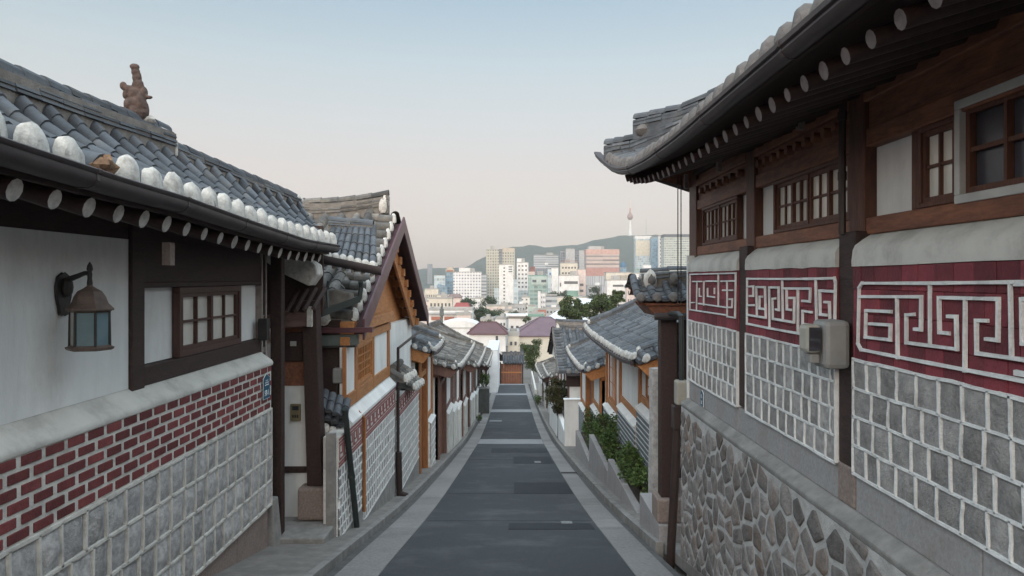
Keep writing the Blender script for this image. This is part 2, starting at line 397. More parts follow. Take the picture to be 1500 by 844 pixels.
def stone_courses(ms, mj, pl, a0, a1, z0, z1, rows, wmin, wmax, jt, bulge, back, raised=.012, n=4, wob=.006):
    """ms stones, mj joints. stones sit at depth 0, joints stand proud by `raised`."""
    slab(mj, pl, a0, a1, z0, z1, -back, -.012)
    rh = (z1 - z0) / rows
    def jb(p, q, w):
        k = 4; 
        pts = [(p[0] + (q[0] - p[0]) * i / k + (random.uniform(-wob, wob) if 0 < i < k else 0) * (abs(q[1] - p[1]) > abs(q[0] - p[0])),
                p[1] + (q[1] - p[1]) * i / k + (random.uniform(-wob, wob) if 0 < i < k else 0) * (abs(q[0] - p[0]) > abs(q[1] - p[1]))) for i in range(k + 1)]
        hor = abs(q[0] - p[0]) > abs(q[1] - p[1])
        vs = []
        for (a, z) in pts:
            w2 = w / 2 * random.uniform(.8, 1.2)
            for (o, d) in ((-w2, -.012), (-w2 * .8, raised), (w2 * .8, raised), (w2, -.012)):
                vs.append(pl(a + (0 if hor else o), z + (o if hor else 0), d))
        mj.add(vs, [[i * 4 + c, i * 4 + c + 1, (i + 1) * 4 + c + 1, (i + 1) * 4 + c] for i in range(k) for c in range(3)])
    for r in range(rows):
        zb, zt = z0 + r * rh, z0 + (r + 1) * rh
        a = a0 + random.uniform(-.5, 0) * wmax
        while a < a1:
            b = a + random.uniform(wmin, wmax)
            if a1 - b < wmin * .5: b = a1
            aa, bb = max(a, a0), min(b, a1)
            if bb - aa > jt * 1.5: rough_stone(ms, pl, aa + jt * .3, bb - jt * .3, zb + jt * .3, zt - jt * .3, 0, bulge, n, random.random() * 50)
            if a > a0: jb((a, zb), (a + random.uniform(-.01, .01), zt), jt)
            a = b
    if raised >= .009:
        for e_ in (a0 + jt * .4, a1 - jt * .4): jb((e_, z0), (e_, z1), jt)
    L = max(1, int((a1 - a0) / .6))
    for r in range(rows + 1):
        for i in range(L):
            jb((a0 + (a1 - a0) * i / L, z0 + r * rh), (a0 + (a1 - a0) * (i + 1) / L, z0 + r * rh), jt * (1.15 if r in (0, rows) else 1))
def clip(poly, px, py, nx, ny):
    out = []
    for i in range(len(poly)):
        a, b = poly[i], poly[(i + 1) % len(poly)]
        da = (a[0] - px) * nx + (a[1] - py) * ny; db = (b[0] - px) * nx + (b[1] - py) * ny
        if da <= 0: out.append(a)
        if (da < 0) != (db < 0):
            t = da / (da - db); out.append((a[0] + (b[0] - a[0]) * t, a[1] + (b[1] - a[1]) * t))
    return out
def rubble(ms, mj, pl, a0, a1, zlo, zhi, cell, jt, bulge, back=.3):
    """random rubble: Voronoi field stones between wide mortar joints; zlo may follow the sloping lane"""
    nx = int((a1 - a0) / cell) + 1; zmin = min(zlo(a0), zlo(a1)); nz_ = int((zhi - zmin) / (cell * .6)) + 1
    S = []
    for j in range(-1, nz_ + 1):
        for i in range(-1, nx + 1):
            S.append((a0 + (i + .5 + (j % 2) * .5 + random.uniform(-.36, .36)) * cell, zmin + (j + .5 + random.uniform(-.36, .36)) * cell * .6))
    for k, (x, y) in enumerate(S):
        if x < a0 - .1 or x > a1 + .1 or y > zhi or y < zlo(x) - .1: continue
        poly = [(a0, zmin), (a1, zmin), (a1, zhi), (a0, zhi)]
        jj = jt * random.uniform(.6, 1.35)
        for (u, v) in S:
            if (u, v) == (x, y) or abs(u - x) > 2.6 * cell or abs(v - y) > 2.4 * cell: continue
            d = math.hypot(u - x, v - y); nx_, ny_ = (u - x) / d, (v - y) / d
            poly = clip(poly, x + nx_ * (d / 2 - jj / 2), y + ny_ * (d / 2 - jj / 2), nx_, ny_)
            if len(poly) < 3: break
        if len(poly) < 3: continue
        cx = sum(p[0] for p in poly) / len(poly); cy = sum(p[1] for p in poly) / len(poly)
        ring = []                                   # soften corners
        for i in range(len(poly)):
            a, b = poly[i], poly[(i + 1) % len(poly)]
            ring += [(a[0] * .92 + b[0] * .08, a[1] * .92 + b[1] * .08), (a[0] * .08 + b[0] * .92, a[1] * .08 + b[1] * .92)]
        n = len(ring); vs = []; sd = random.random() * 90
        for f, h in ((1, .0), (.93, .55), (.6, .8), (.3, .9)):
            for (a, z) in ring:
                aa, zz = cx + (a - cx) * f, cy + (z - cy) * f
                vs.append(pl(aa, zz, .002 + bulge * h * (1 + .8 * noise.noise(V((aa * 7, zz * 7, sd))))))
        vs.append(pl(cx, cy, bulge * .9))
        fs = [[r * n + i, r * n + (i + 1) % n, (r + 1) * n + (i + 1) % n, (r + 1) * n + i] for r in range(3) for i in range(n)]
        fs += [[3 * n + i, 3 * n + (i + 1) % n, 4 * n] for i in range(n)]
        ms.add(vs, fs)
    K = 8
    for i in range(K):
        b0, b1 = a0 + (a1 - a0) * i / K, a0 + (a1 - a0) * (i + 1) / K
        mj.hexa([pl(b0, zlo(b0), -back), pl(b1, zlo(b1), -back), pl(b1, zlo(b1), 0), pl(b0, zlo(b0), 0)], [pl(b0, zhi, -back), pl(b1, zhi, -back), pl(b1, zhi, 0), pl(b0, zhi, 0)])

# ------------------------------------------------------------------ tiled roofs
def roll(m, pts, side, nrm, r, nt, n=7, mi=0, jit=.004):
    """a row of overlapping half-round tiles from the eave (pts[0]) upwards"""
    side = V(side).normalized()
    for k in range(nt):
        t0, t1 = k / nt, (k + 1.06) / nt
        P = lambda t: curve(pts, min(t, 1))
        a, b = P(t0), P(t1)
        dx = random.uniform(-jit, jit); vs = []
        for (p, rr, lift) in ((a, r * 1.03, .007), (b, r * .96, -.003)):
            for i in range(n):
                th = math.pi * i / (n - 1)
                vs.append(p + side * (math.cos(th) * rr + dx) + V(nrm) * (math.sin(th) * rr * 1.05 + lift))
        m.add(vs, [[i, i + 1, n + i + 1, n + i] for i in range(n - 1)] + [list(range(n))], mi)
def curve(pts, t):
    x = t * (len(pts) - 1); i = min(int(x), len(pts) - 2); f = x - i
    return pts[i].lerp(pts[i + 1], f)
def cap_mesh(m, p, side, out, r, mi=0, drop=.5):
    """lime plaster plug closing the end of a tile row: rounded top, tapering lip hanging over the eave"""
    side = V(side).normalized(); out = V(out).normalized(); j = random.uniform(.9, 1.12)
    n = 9; vs = []
    for (f, o, dz) in ((1.1, -.02, 0), (1.14, .012, 0), (.98, .042, -.01), (.55, .058, -.02), (.0, .062, -.03)):
        for i in range(n):
            th = math.pi * i / (n - 1)
            x = math.cos(th) * r * f; z = math.sin(th) ** .8 * r * 1.42 * f * j
            vs.append(V(p) + side * (x + random.uniform(-.05, .05) * r) + out * (o + random.uniform(-.004, .004)) + Z * (z + dz + random.uniform(-.07, .07) * r))
    m.add(vs, [[q * n + i, q * n + i + 1, (q + 1) * n + i + 1, (q + 1) * n + i] for q in range(4) for i in range(n - 1)], mi)
    vs = []                                        # hanging lip
    for (w, o, z) in ((1.08, .02, .02), (1.0, .03, -.25 * drop), (.7, .026, -.75 * drop), (.3, .018, -1.05 * drop)):
        for s_ in (-1, -.5, 0, .5, 1): vs.append(V(p) + side * (s_ * w * r) + out * (o + .02 * (1 - s_ * s_)) + Z * (z * r * j + random.uniform(-.1, .1) * r))
    m.add(vs, [[q * 5 + i, q * 5 + i + 1, (q + 1) * 5 + i + 1, (q + 1) * 5 + i] for q in range(3) for i in range(4)], mi)
def tiled_slope(root, e, r, n, nt, rad, mat, side, sag=.08, tmax=None, out=(0, 0, 0), capmat=None, caps='parts', drop=.9, skip=(), soffit=None, name='roof', s0=.0, s1=1.0, thick=.09, rollmi=0):
    """e(s), r(s): eave and ridge lines; builds channel tiles + rolls + plastered ends; returns the roof part"""
    side = V(side).normalized()
    P = lambda s, t: e(s).lerp(r(s), t) - Z * (sag * 4 * t * (1 - t))
    m = MB(); tm = tmax or (lambda s: 1.0)
    ss = [s0 + (s1 - s0) * i / n for i in range(n + 1)]
    for i in range(n):                             # concave channel tiles, stepped
        sa, sb = ss[i], ss[i + 1]
        T = max(tm(sa), tm(sb)); k = max(1, round(nt * 1.6 * T))
        for q in range(k):
            t0, t1 = T * q / k, T * (q + 1.1) / k; vs = []
            jz = random.uniform(-.004, .004)
            for t, lift in ((t0, .016), (min(t1, 1), -.002)):
                for u in range(5):
                    f = u / 4; s_ = sa + (sb - sa) * f
                    vs.append(P(s_, min(t, max(tm(s_), .02))) + Z * (lift + jz - .035 * 4 * f * (1 - f)))
            m.add(vs, [[u, u + 1, 6 + u, 5 + u] for u in range(4)])
            b = [v - Z * .02 for v in vs[:5]]
            m.add(vs[:5] + b, [[u, u + 1, 6 + u, 5 + u] for u in range(4)])
    k = 12                                         # closed underside
    for i in range(k):
        sa, sb = s0 + (s1 - s0) * i / k, s0 + (s1 - s0) * (i + 1) / k
        for q in range(4):
            a, b = q / 4, (q + 1) / 4
            A, B = tm(sa), tm(sb)
            m.quad(P(sa, a * A) - Z * thick, P(sb, a * B) - Z * thick, P(sb, b * B) - Z * thick, P(sa, b * A) - Z * thick, 1)
    capl = []
    for i, s in enumerate(ss):
        T = tm(s)
        if T < .06: continue
        pts = [P(s, T * q / 8) for q in range(9)]
        d = (pts[1] - pts[0]).normalized(); nr = side.cross(d).normalized()
        if nr.z < 0: nr = -nr
        roll(m, pts, side, nr, rad * random.uniform(.96, 1.04), max(2, round(nt * T)))
        capl.append((i, pts[0]))
    ro = m.build(name, [mat, soffit or darkwood], root, smooth=True)
    if capmat:
        if caps == 'parts':
            for i, p in capl:
                if i in skip: continue
                c = MB(); cap_mesh(c, p - Z * .005, side, out, rad, drop=drop); c.build('end_cap', capmat, ro, smooth=True)
        elif caps == 'one':
            for i, p in capl:
                c = MB(); cap_mesh(c, p - Z * .005, side, out, rad, drop=drop); c.build('end_cap', capmat, ro, smooth=True)
    return ro
def ridge(root, path, w, layers, lh, rr, mat, side, mort=None, parent=None, name='ridge', seg=.3, capball=None):
    """stacked flat tile courses topped by a row of half-round tiles along a path"""
    m = MB(); side = V(side).normalized(); path = [V(p) for p in path]
    L = sum((b - a).length for a, b in zip(path, path[1:])); n = max(1, int(L / seg))
    if mort:
        m.sweep([p - Z * .02 for p in path], [(-w * .42, -.12), (w * .42, -.12), (w * .42, layers * lh), (-w * .42, layers * lh)], side, 1)
    for k in range(layers):
        ww = w * (1.0 - .07 * k)
        for i in range(n):
            a, b = curve(path, i / n), curve(path, (i + 1) / n)
            d = (b - a).normalized(); j = random.uniform(-.008, .008)
            a = a + d * .004; b = b - d * .004
            z0 = k * lh + lh * .35 + random.uniform(-.004, .004); z1 = z0 + lh * .62
            m.sweep([a, b], [(-ww / 2 + j, z0), (ww / 2 + j, z0), (ww / 2 + j - .01, z1), (-ww / 2 + j + .01, z1)], side)
    top = [p + Z * (layers * lh + .005) for p in path]
    nt_ = max(1, int(L / .32))
    roll(m, top, side, Z, rr, nt_)
    e0, e1 = top[0], top[-1]
    o = m.build(name, [mat, mort or mat], parent or root, smooth=False)
    return o
def rafters(parent, pts, dirv, L, r, n, mat=None, endmat=None, name='rafter'):
    """round rafter tails below the eave; pts(i) gives each outer end"""
    for i in range(n):
        p = V(pts(i)); q = p + V(dirv).normalized() * L
        m = MB(); rr = r * random.uniform(.9, 1.1)
        m.tube([p, q], [rr * .92, rr], 10, 0, 1)
        m.build(name, [mat or darkwood, endmat or limecap], parent, smooth=True)
def hanok_window(root, pl, a0, a1, z0, z1, cols, rows, fw, wood, pane, sashes=2, d=.03, name='window', back=-.038):
    f = MB()
    slab(f, pl, a0, a1, z0, z0 + fw, back, d); slab(f, pl, a0, a1, z1 - fw, z1, back, d)
    slab(f, pl, a0, a0 + fw, z0 + fw, z1 - fw, back, d); slab(f, pl, a1 - fw, a1, z0 + fw, z1 - fw, back, d)
    w = f.build(name, wood, root, bevel=.004)
    A0, A1, Z0, Z1 = a0 + fw, a1 - fw, z0 + fw, z1 - fw
    sw = (A1 - A0) / sashes
    for s in range(sashes):
        b0, b1 = A0 + s * sw, A0 + (s + 1) * sw
        f = MB(); t = min(.035, sw * .09); dd = d - .012 - (s % 2) * .008
        slab(f, pl, b0, b1, Z0, Z0 + t, back + .012, dd); slab(f, pl, b0, b1, Z1 - t, Z1, back + .012, dd)
        slab(f, pl, b0, b0 + t, Z0 + t, Z1 - t, back + .012, dd); slab(f, pl, b1 - t, b1, Z0 + t, Z1 - t, back + .012, dd)
        c = cols // sashes
        for k in range(1, c):
            x = b0 + t + (b1 - b0 - 2 * t) * k / c; slab(f, pl, x - t * .3, x + t * .3, Z0 + t, Z1 - t, back + .015, dd - .004)
        for k in range(1, rows):
            z = Z0 + t + (Z1 - Z0 - 2 * t) * k / rows; slab(f, pl, b0 + t, b1 - t, z - t * .3, z + t * .3, back + .016, dd - .006)
        f.build('sash', wood, w)
        g_ = MB(); slab(g_, pl, b0 + t * .5, b1 - t * .5, Z0 + t * .5, Z1 - t * .5, back + .004, back + .02); g_.build('pane', pane, w)
    return w
def post(root, pl, a0, a1, z0, z1, d0, d1, mat, name='post', bev=.008):
    m = MB(); slab(m, pl, a0, a1, z0, z1, d0, d1); return m.build(name, mat, root, bevel=bev)
beam = lambda *a, **k: post(*a, name=k.pop('name', 'beam'), **k)
def panel(root, pl, a0, a1, z0, z1, d0, d1, mat, name='wall_panel'):
    m = MB(); slab(m, pl, a0, a1, z0, z1, d0, d1); return m.build(name, mat, root)
def strokes(m, pl, lines, conv, w, d0, d1):
    """raised painted joints following polylines"""
    for ln in lines:
        P = [conv(*p) for p in ln]
        for i, (p, q) in enumerate(zip(P, P[1:])):
            dx, dz = q[0] - p[0], q[1] - p[1]; L = math.hypot(dx, dz)
            if L < 1e-4: continue
            dx /= L; dz /= L; e = w * .45; k = max(1, int(L / .12)); vs = []
            dd = d1 + random.uniform(0, .0025)
            for j in range(k + 1):
                f = j / k; a = p[0] - dx * e + (dx * (L + 2 * e)) * f; z = p[1] - dz * e + dz * (L + 2 * e) * f
                h = w / 2 * random.uniform(.88, 1.12)
                for (o, d) in ((-h, d0), (-h * .82, dd), (h * .82, dd), (h, d0)): vs.append(pl(a - dz * o, z + dx * o, d))
            m.add(vs, [[j * 4 + c, j * 4 + c + 1, (j + 1) * 4 + c + 1, (j + 1) * 4 + c] for j in range(k) for c in range(3)] + [[0, 1, 2, 3], [k * 4, k * 4 + 1, k * 4 + 2, k * 4 + 3]])
def text_mesh(s, size, mat, parent, origin, xa, ya, name='lettering', ext=.001):
    cu = bpy.data.curves.new('lettering', 'FONT'); cu.body = s; cu.size = size; cu.align_x = 'CENTER'; cu.extrude = ext; cu.offset = size * .012
    ob = bpy.data.objects.new('lettering', cu); col.objects.link(ob)
    bpy.context.view_layer.update()
    me = bpy.data.meshes.new_from_object(ob.evaluated_get(bpy.context.evaluated_depsgraph_get()))
    bpy.data.objects.remove(ob)
    xa, ya = V(xa).normalized(), V(ya).normalized(); za = xa.cross(ya)
    vs = [V(origin) + xa * v.co.x + ya * v.co.y + za * v.co.z for v in me.vertices]
    m = MB(); m.add(vs, [list(p.vertices) for p in me.polygons])
    bpy.data.meshes.remove(me)
    return m.build(name, mat, parent)
# ================================================================== near house on the right
R1 = thing('hanok_house', 'large tiled house on the right with red meander panels and white jointed stone', 'house', (1.95, 5, gz(5)))
plB = planeR(1.86); plP = planeR(1.93); plU = planeR(2.03)
mA = MB(); mj = MB()
rubble(mA, mj, plB, -1.5, 8.25, lambda y: gz(y) + .02, -1.40, .25, .036, .011)
r_ = mj.build('rubble_wall', rubmort, R1); mA.build('field_stones', rubbleM, r_, smooth=True)
m = MB()                                             # sloped cement shoulder over the rubble
m.prism([(1.858, -1.5, -1.405), (1.85, -1.5, -1.36), (1.93, -1.5, -1.31), (2.1, -1.5, -1.31), (2.1, -1.5, -1.405)], (0, 9.76, 0))
m.build('wall_shoulder', conc, R1, bevel=.012)
m = MB(); y = -1.5                                   # granite plinth slabs
for y1 in (.2, 1.75, 3.1, 4.24): m.box(1.94, 2.2, y + .004, y1 - .004, -1.31, -1.105); y = y1
for a, b in ((4.47, 5.4), (5.4, 6.18), (6.42, 7.3), (7.3, 8.22)): m.box(1.94, 2.2, a + .004, b - .004, -1.31, -1.105)
for a, b in ((6.18, 6.42),): m.box(1.945, 2.2, a + .004, b - .004, -1.31, -1.105)
m.build('granite_plinth', granite, R1, bevel=.006)
m = MB(); m.box(1.935, 2.2, 4.245, 4.465, -1.31, -1.085); m.build('plinth_block', graniteP, R1, bevel=.012)
segs = [(-1.5, 4.25), (4.47, 6.2), (6.43, 8.23)]
ZR0, ZR1 = -.455, .07
PA = [[(65, 237), (395, 238), (393, 415), (360, 412)], [(265, 240), (268, 565)], [(355, 332), (315, 335), (315, 485), (585, 520), (582, 345), (540, 343)],
      [(440, 165), (440, 500)], [(232, 318), (98, 312), (95, 455), (228, 470), (230, 390), (118, 383)], [(540, 435), (493, 430), (490, 242), (806, 250), (804, 472), (745, 465)],
      [(630, 250), (628, 635)], [(745, 367), (690, 365), (692, 542), (950, 578)], [(870, 160), (878, 565)], [(950, 250), (932, 250), (935, 490), (950, 492)],
      [(950, 158), (440, 165), (78, 165), (62, 190), (55, 490), (72, 522), (270, 562), (640, 633), (950, 692)]]
PBp = [[(650, 646), (490, 610), (255, 568), (72, 530), (74, 160), (360, 162), (640, 160), (792, 155), (800, 190), (795, 470), (792, 668), (650, 646)],
       [(75, 225), (125, 222), (125, 302), (95, 302)], [(75, 378), (130, 378)], [(75, 457), (228, 482), (222, 230), (150, 228), (155, 468)], [(225, 412), (175, 405), (178, 308), (198, 308)],
       [(310, 412), (335, 418), (333, 232), (255, 232), (258, 568)], [(305, 322), (283, 325), (285, 490), (460, 520), (463, 318), (420, 318)], [(362, 162), (368, 502)],
       [(435, 417), (402, 412), (400, 243)], [(370, 240), (595, 242), (590, 348), (528, 342)], [(492, 243), (492, 610)], [(605, 437), (530, 425), (530, 532), (645, 550), (637, 162)],
       [(795, 265), (672, 258), (675, 455), (725, 460)], [(712, 352), (750, 355), (755, 480)]]
PC = [[(68, 518), (70, 155), (540, 142), (532, 602), (450, 590), (448, 225)], [(390, 225), (530, 222)], [(405, 318), (505, 318)], [(450, 495), (500, 495), (502, 410), (475, 410)],
      [(95, 228), (190, 228)], [(230, 225), (355, 225)], [(140, 230), (135, 520)], [(70, 445), (115, 445)], [(68, 518), (280, 550), (450, 575)], [(155, 455), (450, 497)], [(212, 228), (210, 470)], [(360, 150), (360, 475)],
      [(250, 300), (250, 380), (320, 390)], [(320, 300), (320, 350)], [(165, 300), (165, 380), (185, 382)]]
def cvR(ox, oy, s, X=1.915):
    def f(cx, cy):
        px = ox + cx / s; py = oy + cy / s; Y = 1100 * X / (px - 750)
        return (Y, (408 - py) * Y / 1100)
    return f
CV = [cvR(1240, 370, 3.669), cvR(1080, 380, 5.629), cvR(1000, 380, 7.033)]
for k, (y0, y1) in enumerate(segs):
    ms = MB(); mj = MB()
    stone_courses(ms, mj, plP, y0, y1, -1.1, ZR0, 4, .13, .2, .016, .012, .25, .009, 4, .005)
    w = mj.build('jointed_stone_wall', mortarW, R1, smooth=True); ms.build('wall_stones', stoneD, w, smooth=True)
    mb = MB()                                        # soldier courses of painted brick
    for r in range(4):
        z0 = ZR0 + (ZR1 - ZR0) * r / 4; a = y0 + (.0 if r % 2 else -.07)
        while a < y1 - .01:
            b = min(a + .145, y1); aa = max(a, y0)
            if b - aa > .02: slab(mb, plP, aa + .0015, b - .0015, z0 + .0015, z0 + (ZR1 - ZR0) / 4 - .0015, -.1, random.uniform(-.002, .003))
            a += .145
    slab(mb, plP, y0, y1, ZR0, ZR1, -.2, -.006)
    rp = mb.build('red_brick_panel', redbrick, R1, bevel=.003)
    mj = MB()
    pat = (PA, PBp, PC)[k]
    strokes(mj, plP, pat, CV[k], (.017, .017, .014)[k], .002, .014)
    if k == 0:                                       # the pattern carries on past the picture's edge
        for sft in (1.0, 2.0): strokes(mj, plP, [[(x, y) for x, y in ln] for ln in PA[2:4] + PA[5:8]], (lambda s_: lambda cx, cy: (lambda q: (q[0] - s_, q[1]))(CV[0](cx, cy)))(sft), .022, .002, .014)
        mj2 = [[(2.86, -.02), (-1.4, -.02)], [(2.86, -.36), (-1.4, -.36)]]
        strokes(mj, plP, mj2, lambda a, z: (a, z), .022, .002, .014)
    mj.build('meander_relief', mortarW, rp)
    m = MB()                                         # sloping lime ledge above
    prof = [(-.2, ZR1), (.006, ZR1), (.008, ZR1 + .03), (.004, ZR1 + .085), (-.012, ZR1 + .115), (-.055, ZR1 + .15), (-.11, ZR1 + .188), (-.2, ZR1 + .19)]
    K = 10; vs = []
    for i in range(K + 1):
        a = y0 + (y1 - y0) * i / K
        for (d, z) in prof: vs.append(plP(a, z + random.uniform(-.004, .004) * (d > -.15), d + random.uniform(-.003, .003)))
    n = len(prof)
    m.add(vs, [[i * n + c, i * n + (c + 1) % n, (i + 1) * n + (c + 1) % n, (i + 1) * n + c] for i in range(K) for c in range(n)] + [list(range(n)), list(range(K * n, K * n + n))])
    m.build('lime_ledge', plasterL, R1, smooth=True)
# timber frame above
for i, (a0, a1) in enumerate(((4.27, 4.46), (6.2, 6.42), (8.16, 8.48))):
    post(R1, plU, a0, a1, .2, 1.24, -.1, .03, redwoodV)
for a0, a1 in ((4.272, 4.445), (6.225, 6.405)): post(R1, plP, a0 - .02, a1 + .02, -1.085, .27, -.2, -.012, darkwood)
for (a0, a1) in ((-1.5, 4.27), (4.46, 6.2), (6.42, 8.16)):
    beam(R1, plU, a0, a1, .25, .345, -.1, .02, redwood)
    beam(R1, plU, a0, a1, .745, .85, -.1, .02, redwood)
    panel(R1, plU, a0, a1, .345, .745, -.14, -.045, plaster)
    panel(R1, plU, a0, a1, .85, 1.25, -.14, .0, redwood, 'board_wall')
    beam(R1, plU, a0, a1, 1.0, 1.07, -.02, .035, redwood)
    beam(R1, plU, a0, a1, 1.12, 1.235, -.02, .06, darkwood, name='purlin')
for a0 in (4.62, 4.78, 4.94, 5.1, 5.26, 5.42, 5.58, 5.74, 5.9, 6.06) + (6.6, 6.82, 7.04, 7.26, 7.48, 7.7, 7.92):
    m = MB(); m.tube([plU(a0, .925, -.01), plU(a0, .925, .055)], .034, 10); m.build('rafter_boss', redwood, R1, smooth=True)
post(R1, plU, 3.73, 3.83, .345, .745, -.1, -.005, redwoodV, 'stud'); post(R1, plU, 5.78, 5.86, .345, .745, -.1, -.005, redwoodV, 'stud')
hanok_window(R1, plU, 4.475, 5.78, .347, .742, 8, 2, .026, redwoodV, glassP, 4, .02)
hanok_window(R1, plU, 6.72, 7.95, .347, .742, 8, 2, .026, redwoodV, glassP, 4, .02)
hanok_window(R1, plU, 3.41, 3.73, .347, .742, 2, 2, .024, redwoodV, glassP, 1, .015)
# dark window behind an aluminium frame
f = MB(); a0, a1, z0, z1, fw = 1.7, 3.4, .335, .8, .04
for q in ((a0, a1, z0, z0 + fw), (a0, a1, z1 - fw, z1), (a0, a0 + fw, z0 + fw, z1 - fw), (a1 - fw, a1, z0 + fw, z1 - fw)): slab(f, plU, *q, -.05, .03)
w = f.build('storm_window', alum, R1, bevel=.004)
f = MB()
for k in range(3):
    b0 = a0 + fw + (a1 - a0 - 2 * fw) * k / 3; b1 = a0 + fw + (a1 - a0 - 2 * fw) * (k + 1) / 3
    for q in ((b0, b0 + .03, z0 + fw, z1 - fw), (b1 - .03, b1, z0 + fw, z1 - fw), (b0 + .03, b1 - .03, z0 + fw, z0 + fw + .03), (b0 + .03, b1 - .03, z1 - fw - .03, z1 - fw), ((b0 + b1) / 2 - .01, (b0 + b1) / 2 + .01, z0 + fw + .03, z1 - fw - .03)): slab(f, plU, *q, -.03, .0)
    slab(f, plU, b0 + .03, (b0 + b1) / 2 - .01, .56, .58, -.028, -.004); slab(f, plU, (b0 + b1) / 2 + .01, b1 - .03, .56, .58, -.028, -.004)
f.build('sash', redwoodV, w)
g_ = MB(); slab(g_, plU, a0 + fw, a1 - fw, z0 + fw, z1 - fw, -.045, -.032); g_.build('pane', M('dark screened pane', (.06, .058, .07), (.04, .04, .05), .25, 3), w)
# roof
ER = [(-2, 1.19, 1.01), (5.2, 1.19, 1.01), (6.3, 1.185, 1.035), (7.2, 1.175, 1.09), (7.9, 1.16, 1.175), (8.35, 1.145, 1.27), (8.85, 1.12, 1.42)]
def eR(s):
    y = -2 + 10.85 * s
    return V((interp([(a, b) for a, b, c in ER], y), y, interp([(a, c) for a, b, c in ER], y)))
def rR(s):
    p = eR(s); return V((4.3, p.y, 2.75))
tmR = lambda s: min(1, max(.02, (8.95 - eR(s).y) / 3.1))
roR = tiled_slope(R1, eR, rR, 54, 11, .058, tile, (0, 1, 0), .12, tmR, (-1, 0, 0), capgrey, 'parts', .5)
def eF(s): return V((1.12 + s * 6.2, 8.85 - .08 * math.sin(math.pi * min(1, s * 2)), 1.42 - .42 * min(1, s * 5) + .2 * max(0, s - .6)))
def rF(s): p = eF(s); return V((p.x, 5.8, 2.75))
tiled_slope(R1, eF, rF, 20, 9, .062, tile, (1, 0, 0), .12, lambda s: min(1, max(.02, min(s * 2.0, (1 - s) * 2.0))), (0, 1, 0), None)
hp = [V((1.13, 8.9, 1.47)), V((1.4, 8.65, 1.48)), V((1.9, 8.1, 1.62)), V((2.7, 7.3, 1.93)), V((3.5, 6.5, 2.35)), V((4.3, 5.8, 2.82))]
ridge(R1, hp, .17, 2, .05, .07, tile, (.7, .7, 0), tile, roR, 'hip_ridge')
hp2 = [p + Z * .12 for p in hp[1:]]; hp2[0] = V((1.42, 8.6, 1.72))
ridge(R1, hp2, .15, 2, .045, .065, tile, (.7, .7, 0), tile, roR, 'hip_ridge')
ridge(R1, [(4.3, 5.8, 2.85), (4.3, -2, 2.85)], .24, 4, .05, .08, tile, (1, 0, 0), ridgemort, roR)
m = MB(); m.ell((1.5, 8.5, 1.68), .1, .1, .09, n=10, jit=.1); m.build('ridge_end_plaster', capgrey, roR, smooth=True)
gp = [V((eR(i / 40).x - .02, eR(i / 40).y, eR(i / 40).z)) for i in range(41)]
gp[-1] += V((0, 0, .0)); gp += [gp[-1] + V((-.02, .14, .05)), gp[-1] + V((-.05, .3, .13))]
GP = [(.03, -.01), (-.04, -.004), (-.052, -.014), (-.048, -.034), (-.034, -.04), (-.04, -.056), (-.024, -.078), (.0, -.088), (.03, -.082)]
m = MB(); m.sweep(gp, [(o, z) for o, z in GP], (1, 0, 0))
gu = m.build('gutter', gut, R1, smooth=True)
for i in (4, 9, 14, 19, 24, 29, 34):
    p = gp[i]; m = MB(); m.sweep([p, p + V((0, .025, 0))], [(o * 1.08 - .002, z * 1.05 + .001) for o, z in GP], (1, 0, 0)); m.build('gutter_joint', gut, gu)
m = MB(); m.sweep([V((p.x + .06, p.y, p.z - .0)) for p in gp[:-2]], [(0, -.06), (.03, -.06), (.03, .03), (0, .03)], (1, 0, 0)); m.build('fascia', darkwood, R1)
m = MB()                                              # soffit boards between rafters and on the far eave
for i in range(40):
    a, b = eR(i / 40), eR((i + 1) / 40)
    m.quad(V((a.x + .05, a.y, a.z - .04)), V((b.x + .05, b.y, b.z - .04)), V((2.3, b.y, b.z + .38)), V((2.3, a.y, a.z + .38)))
m.quad((1.16, 8.8, 1.34), (5, 8.8, .98), (5, 8.3, 1.2), (1.7, 8.3, 1.34))
m.build('soffit', darkwood, R1)
def rp_(i):
    y = -1.4 + i * .205; s = (y + 2) / 10.85; p = eR(s)
    return V((p.x + .1, y, p.z - .15))
for i in range(48):
    p = rp_(i); m = MB(); rr = .038 * random.uniform(.88, 1.1)
    ang = max(0, (p.y - 7.6)) * .35
    m.tube([p, p + V((1.0, -ang, .31))], [rr, rr * 1.1], 10, 0, 1); m.build('rafter', [darkwood, raftend], roR, smooth=True)
m = MB(); m.hexa([(1.27, 8.68, 1.24), (1.33, 8.74, 1.24), (2.1, 8.44, 1.0), (2.04, 8.38, 1.0)], [(1.27, 8.68, 1.36), (1.33, 8.74, 1.36), (2.1, 8.44, 1.2), (2.04, 8.38, 1.2)])
m.build('hip_rafter', redwood, R1)
for y in (4.95, 6.9, 8.2):                             # hanging tie plates under the eave
    m = MB(); m.box(1.88, 1.92, y - .03, y + .03, .98, 1.14); m.build('beam_end', graniteP, R1)
m = MB()                                              # body of the house behind the wall
m.box(2.2, 6.5, -1.5, 8.2, -1.6, 1.3); m.build('house_body', plaster, R1)
m = MB(); m.box(1.93, 6.5, 8.235, 8.3, -3.4, .25); m.build('end_wall', plaster, R1)
m = MB(); m.box(2.05, 6.5, 8.31, 8.4, .2, 1.12); m.build('end_boards', darkwood, R1)
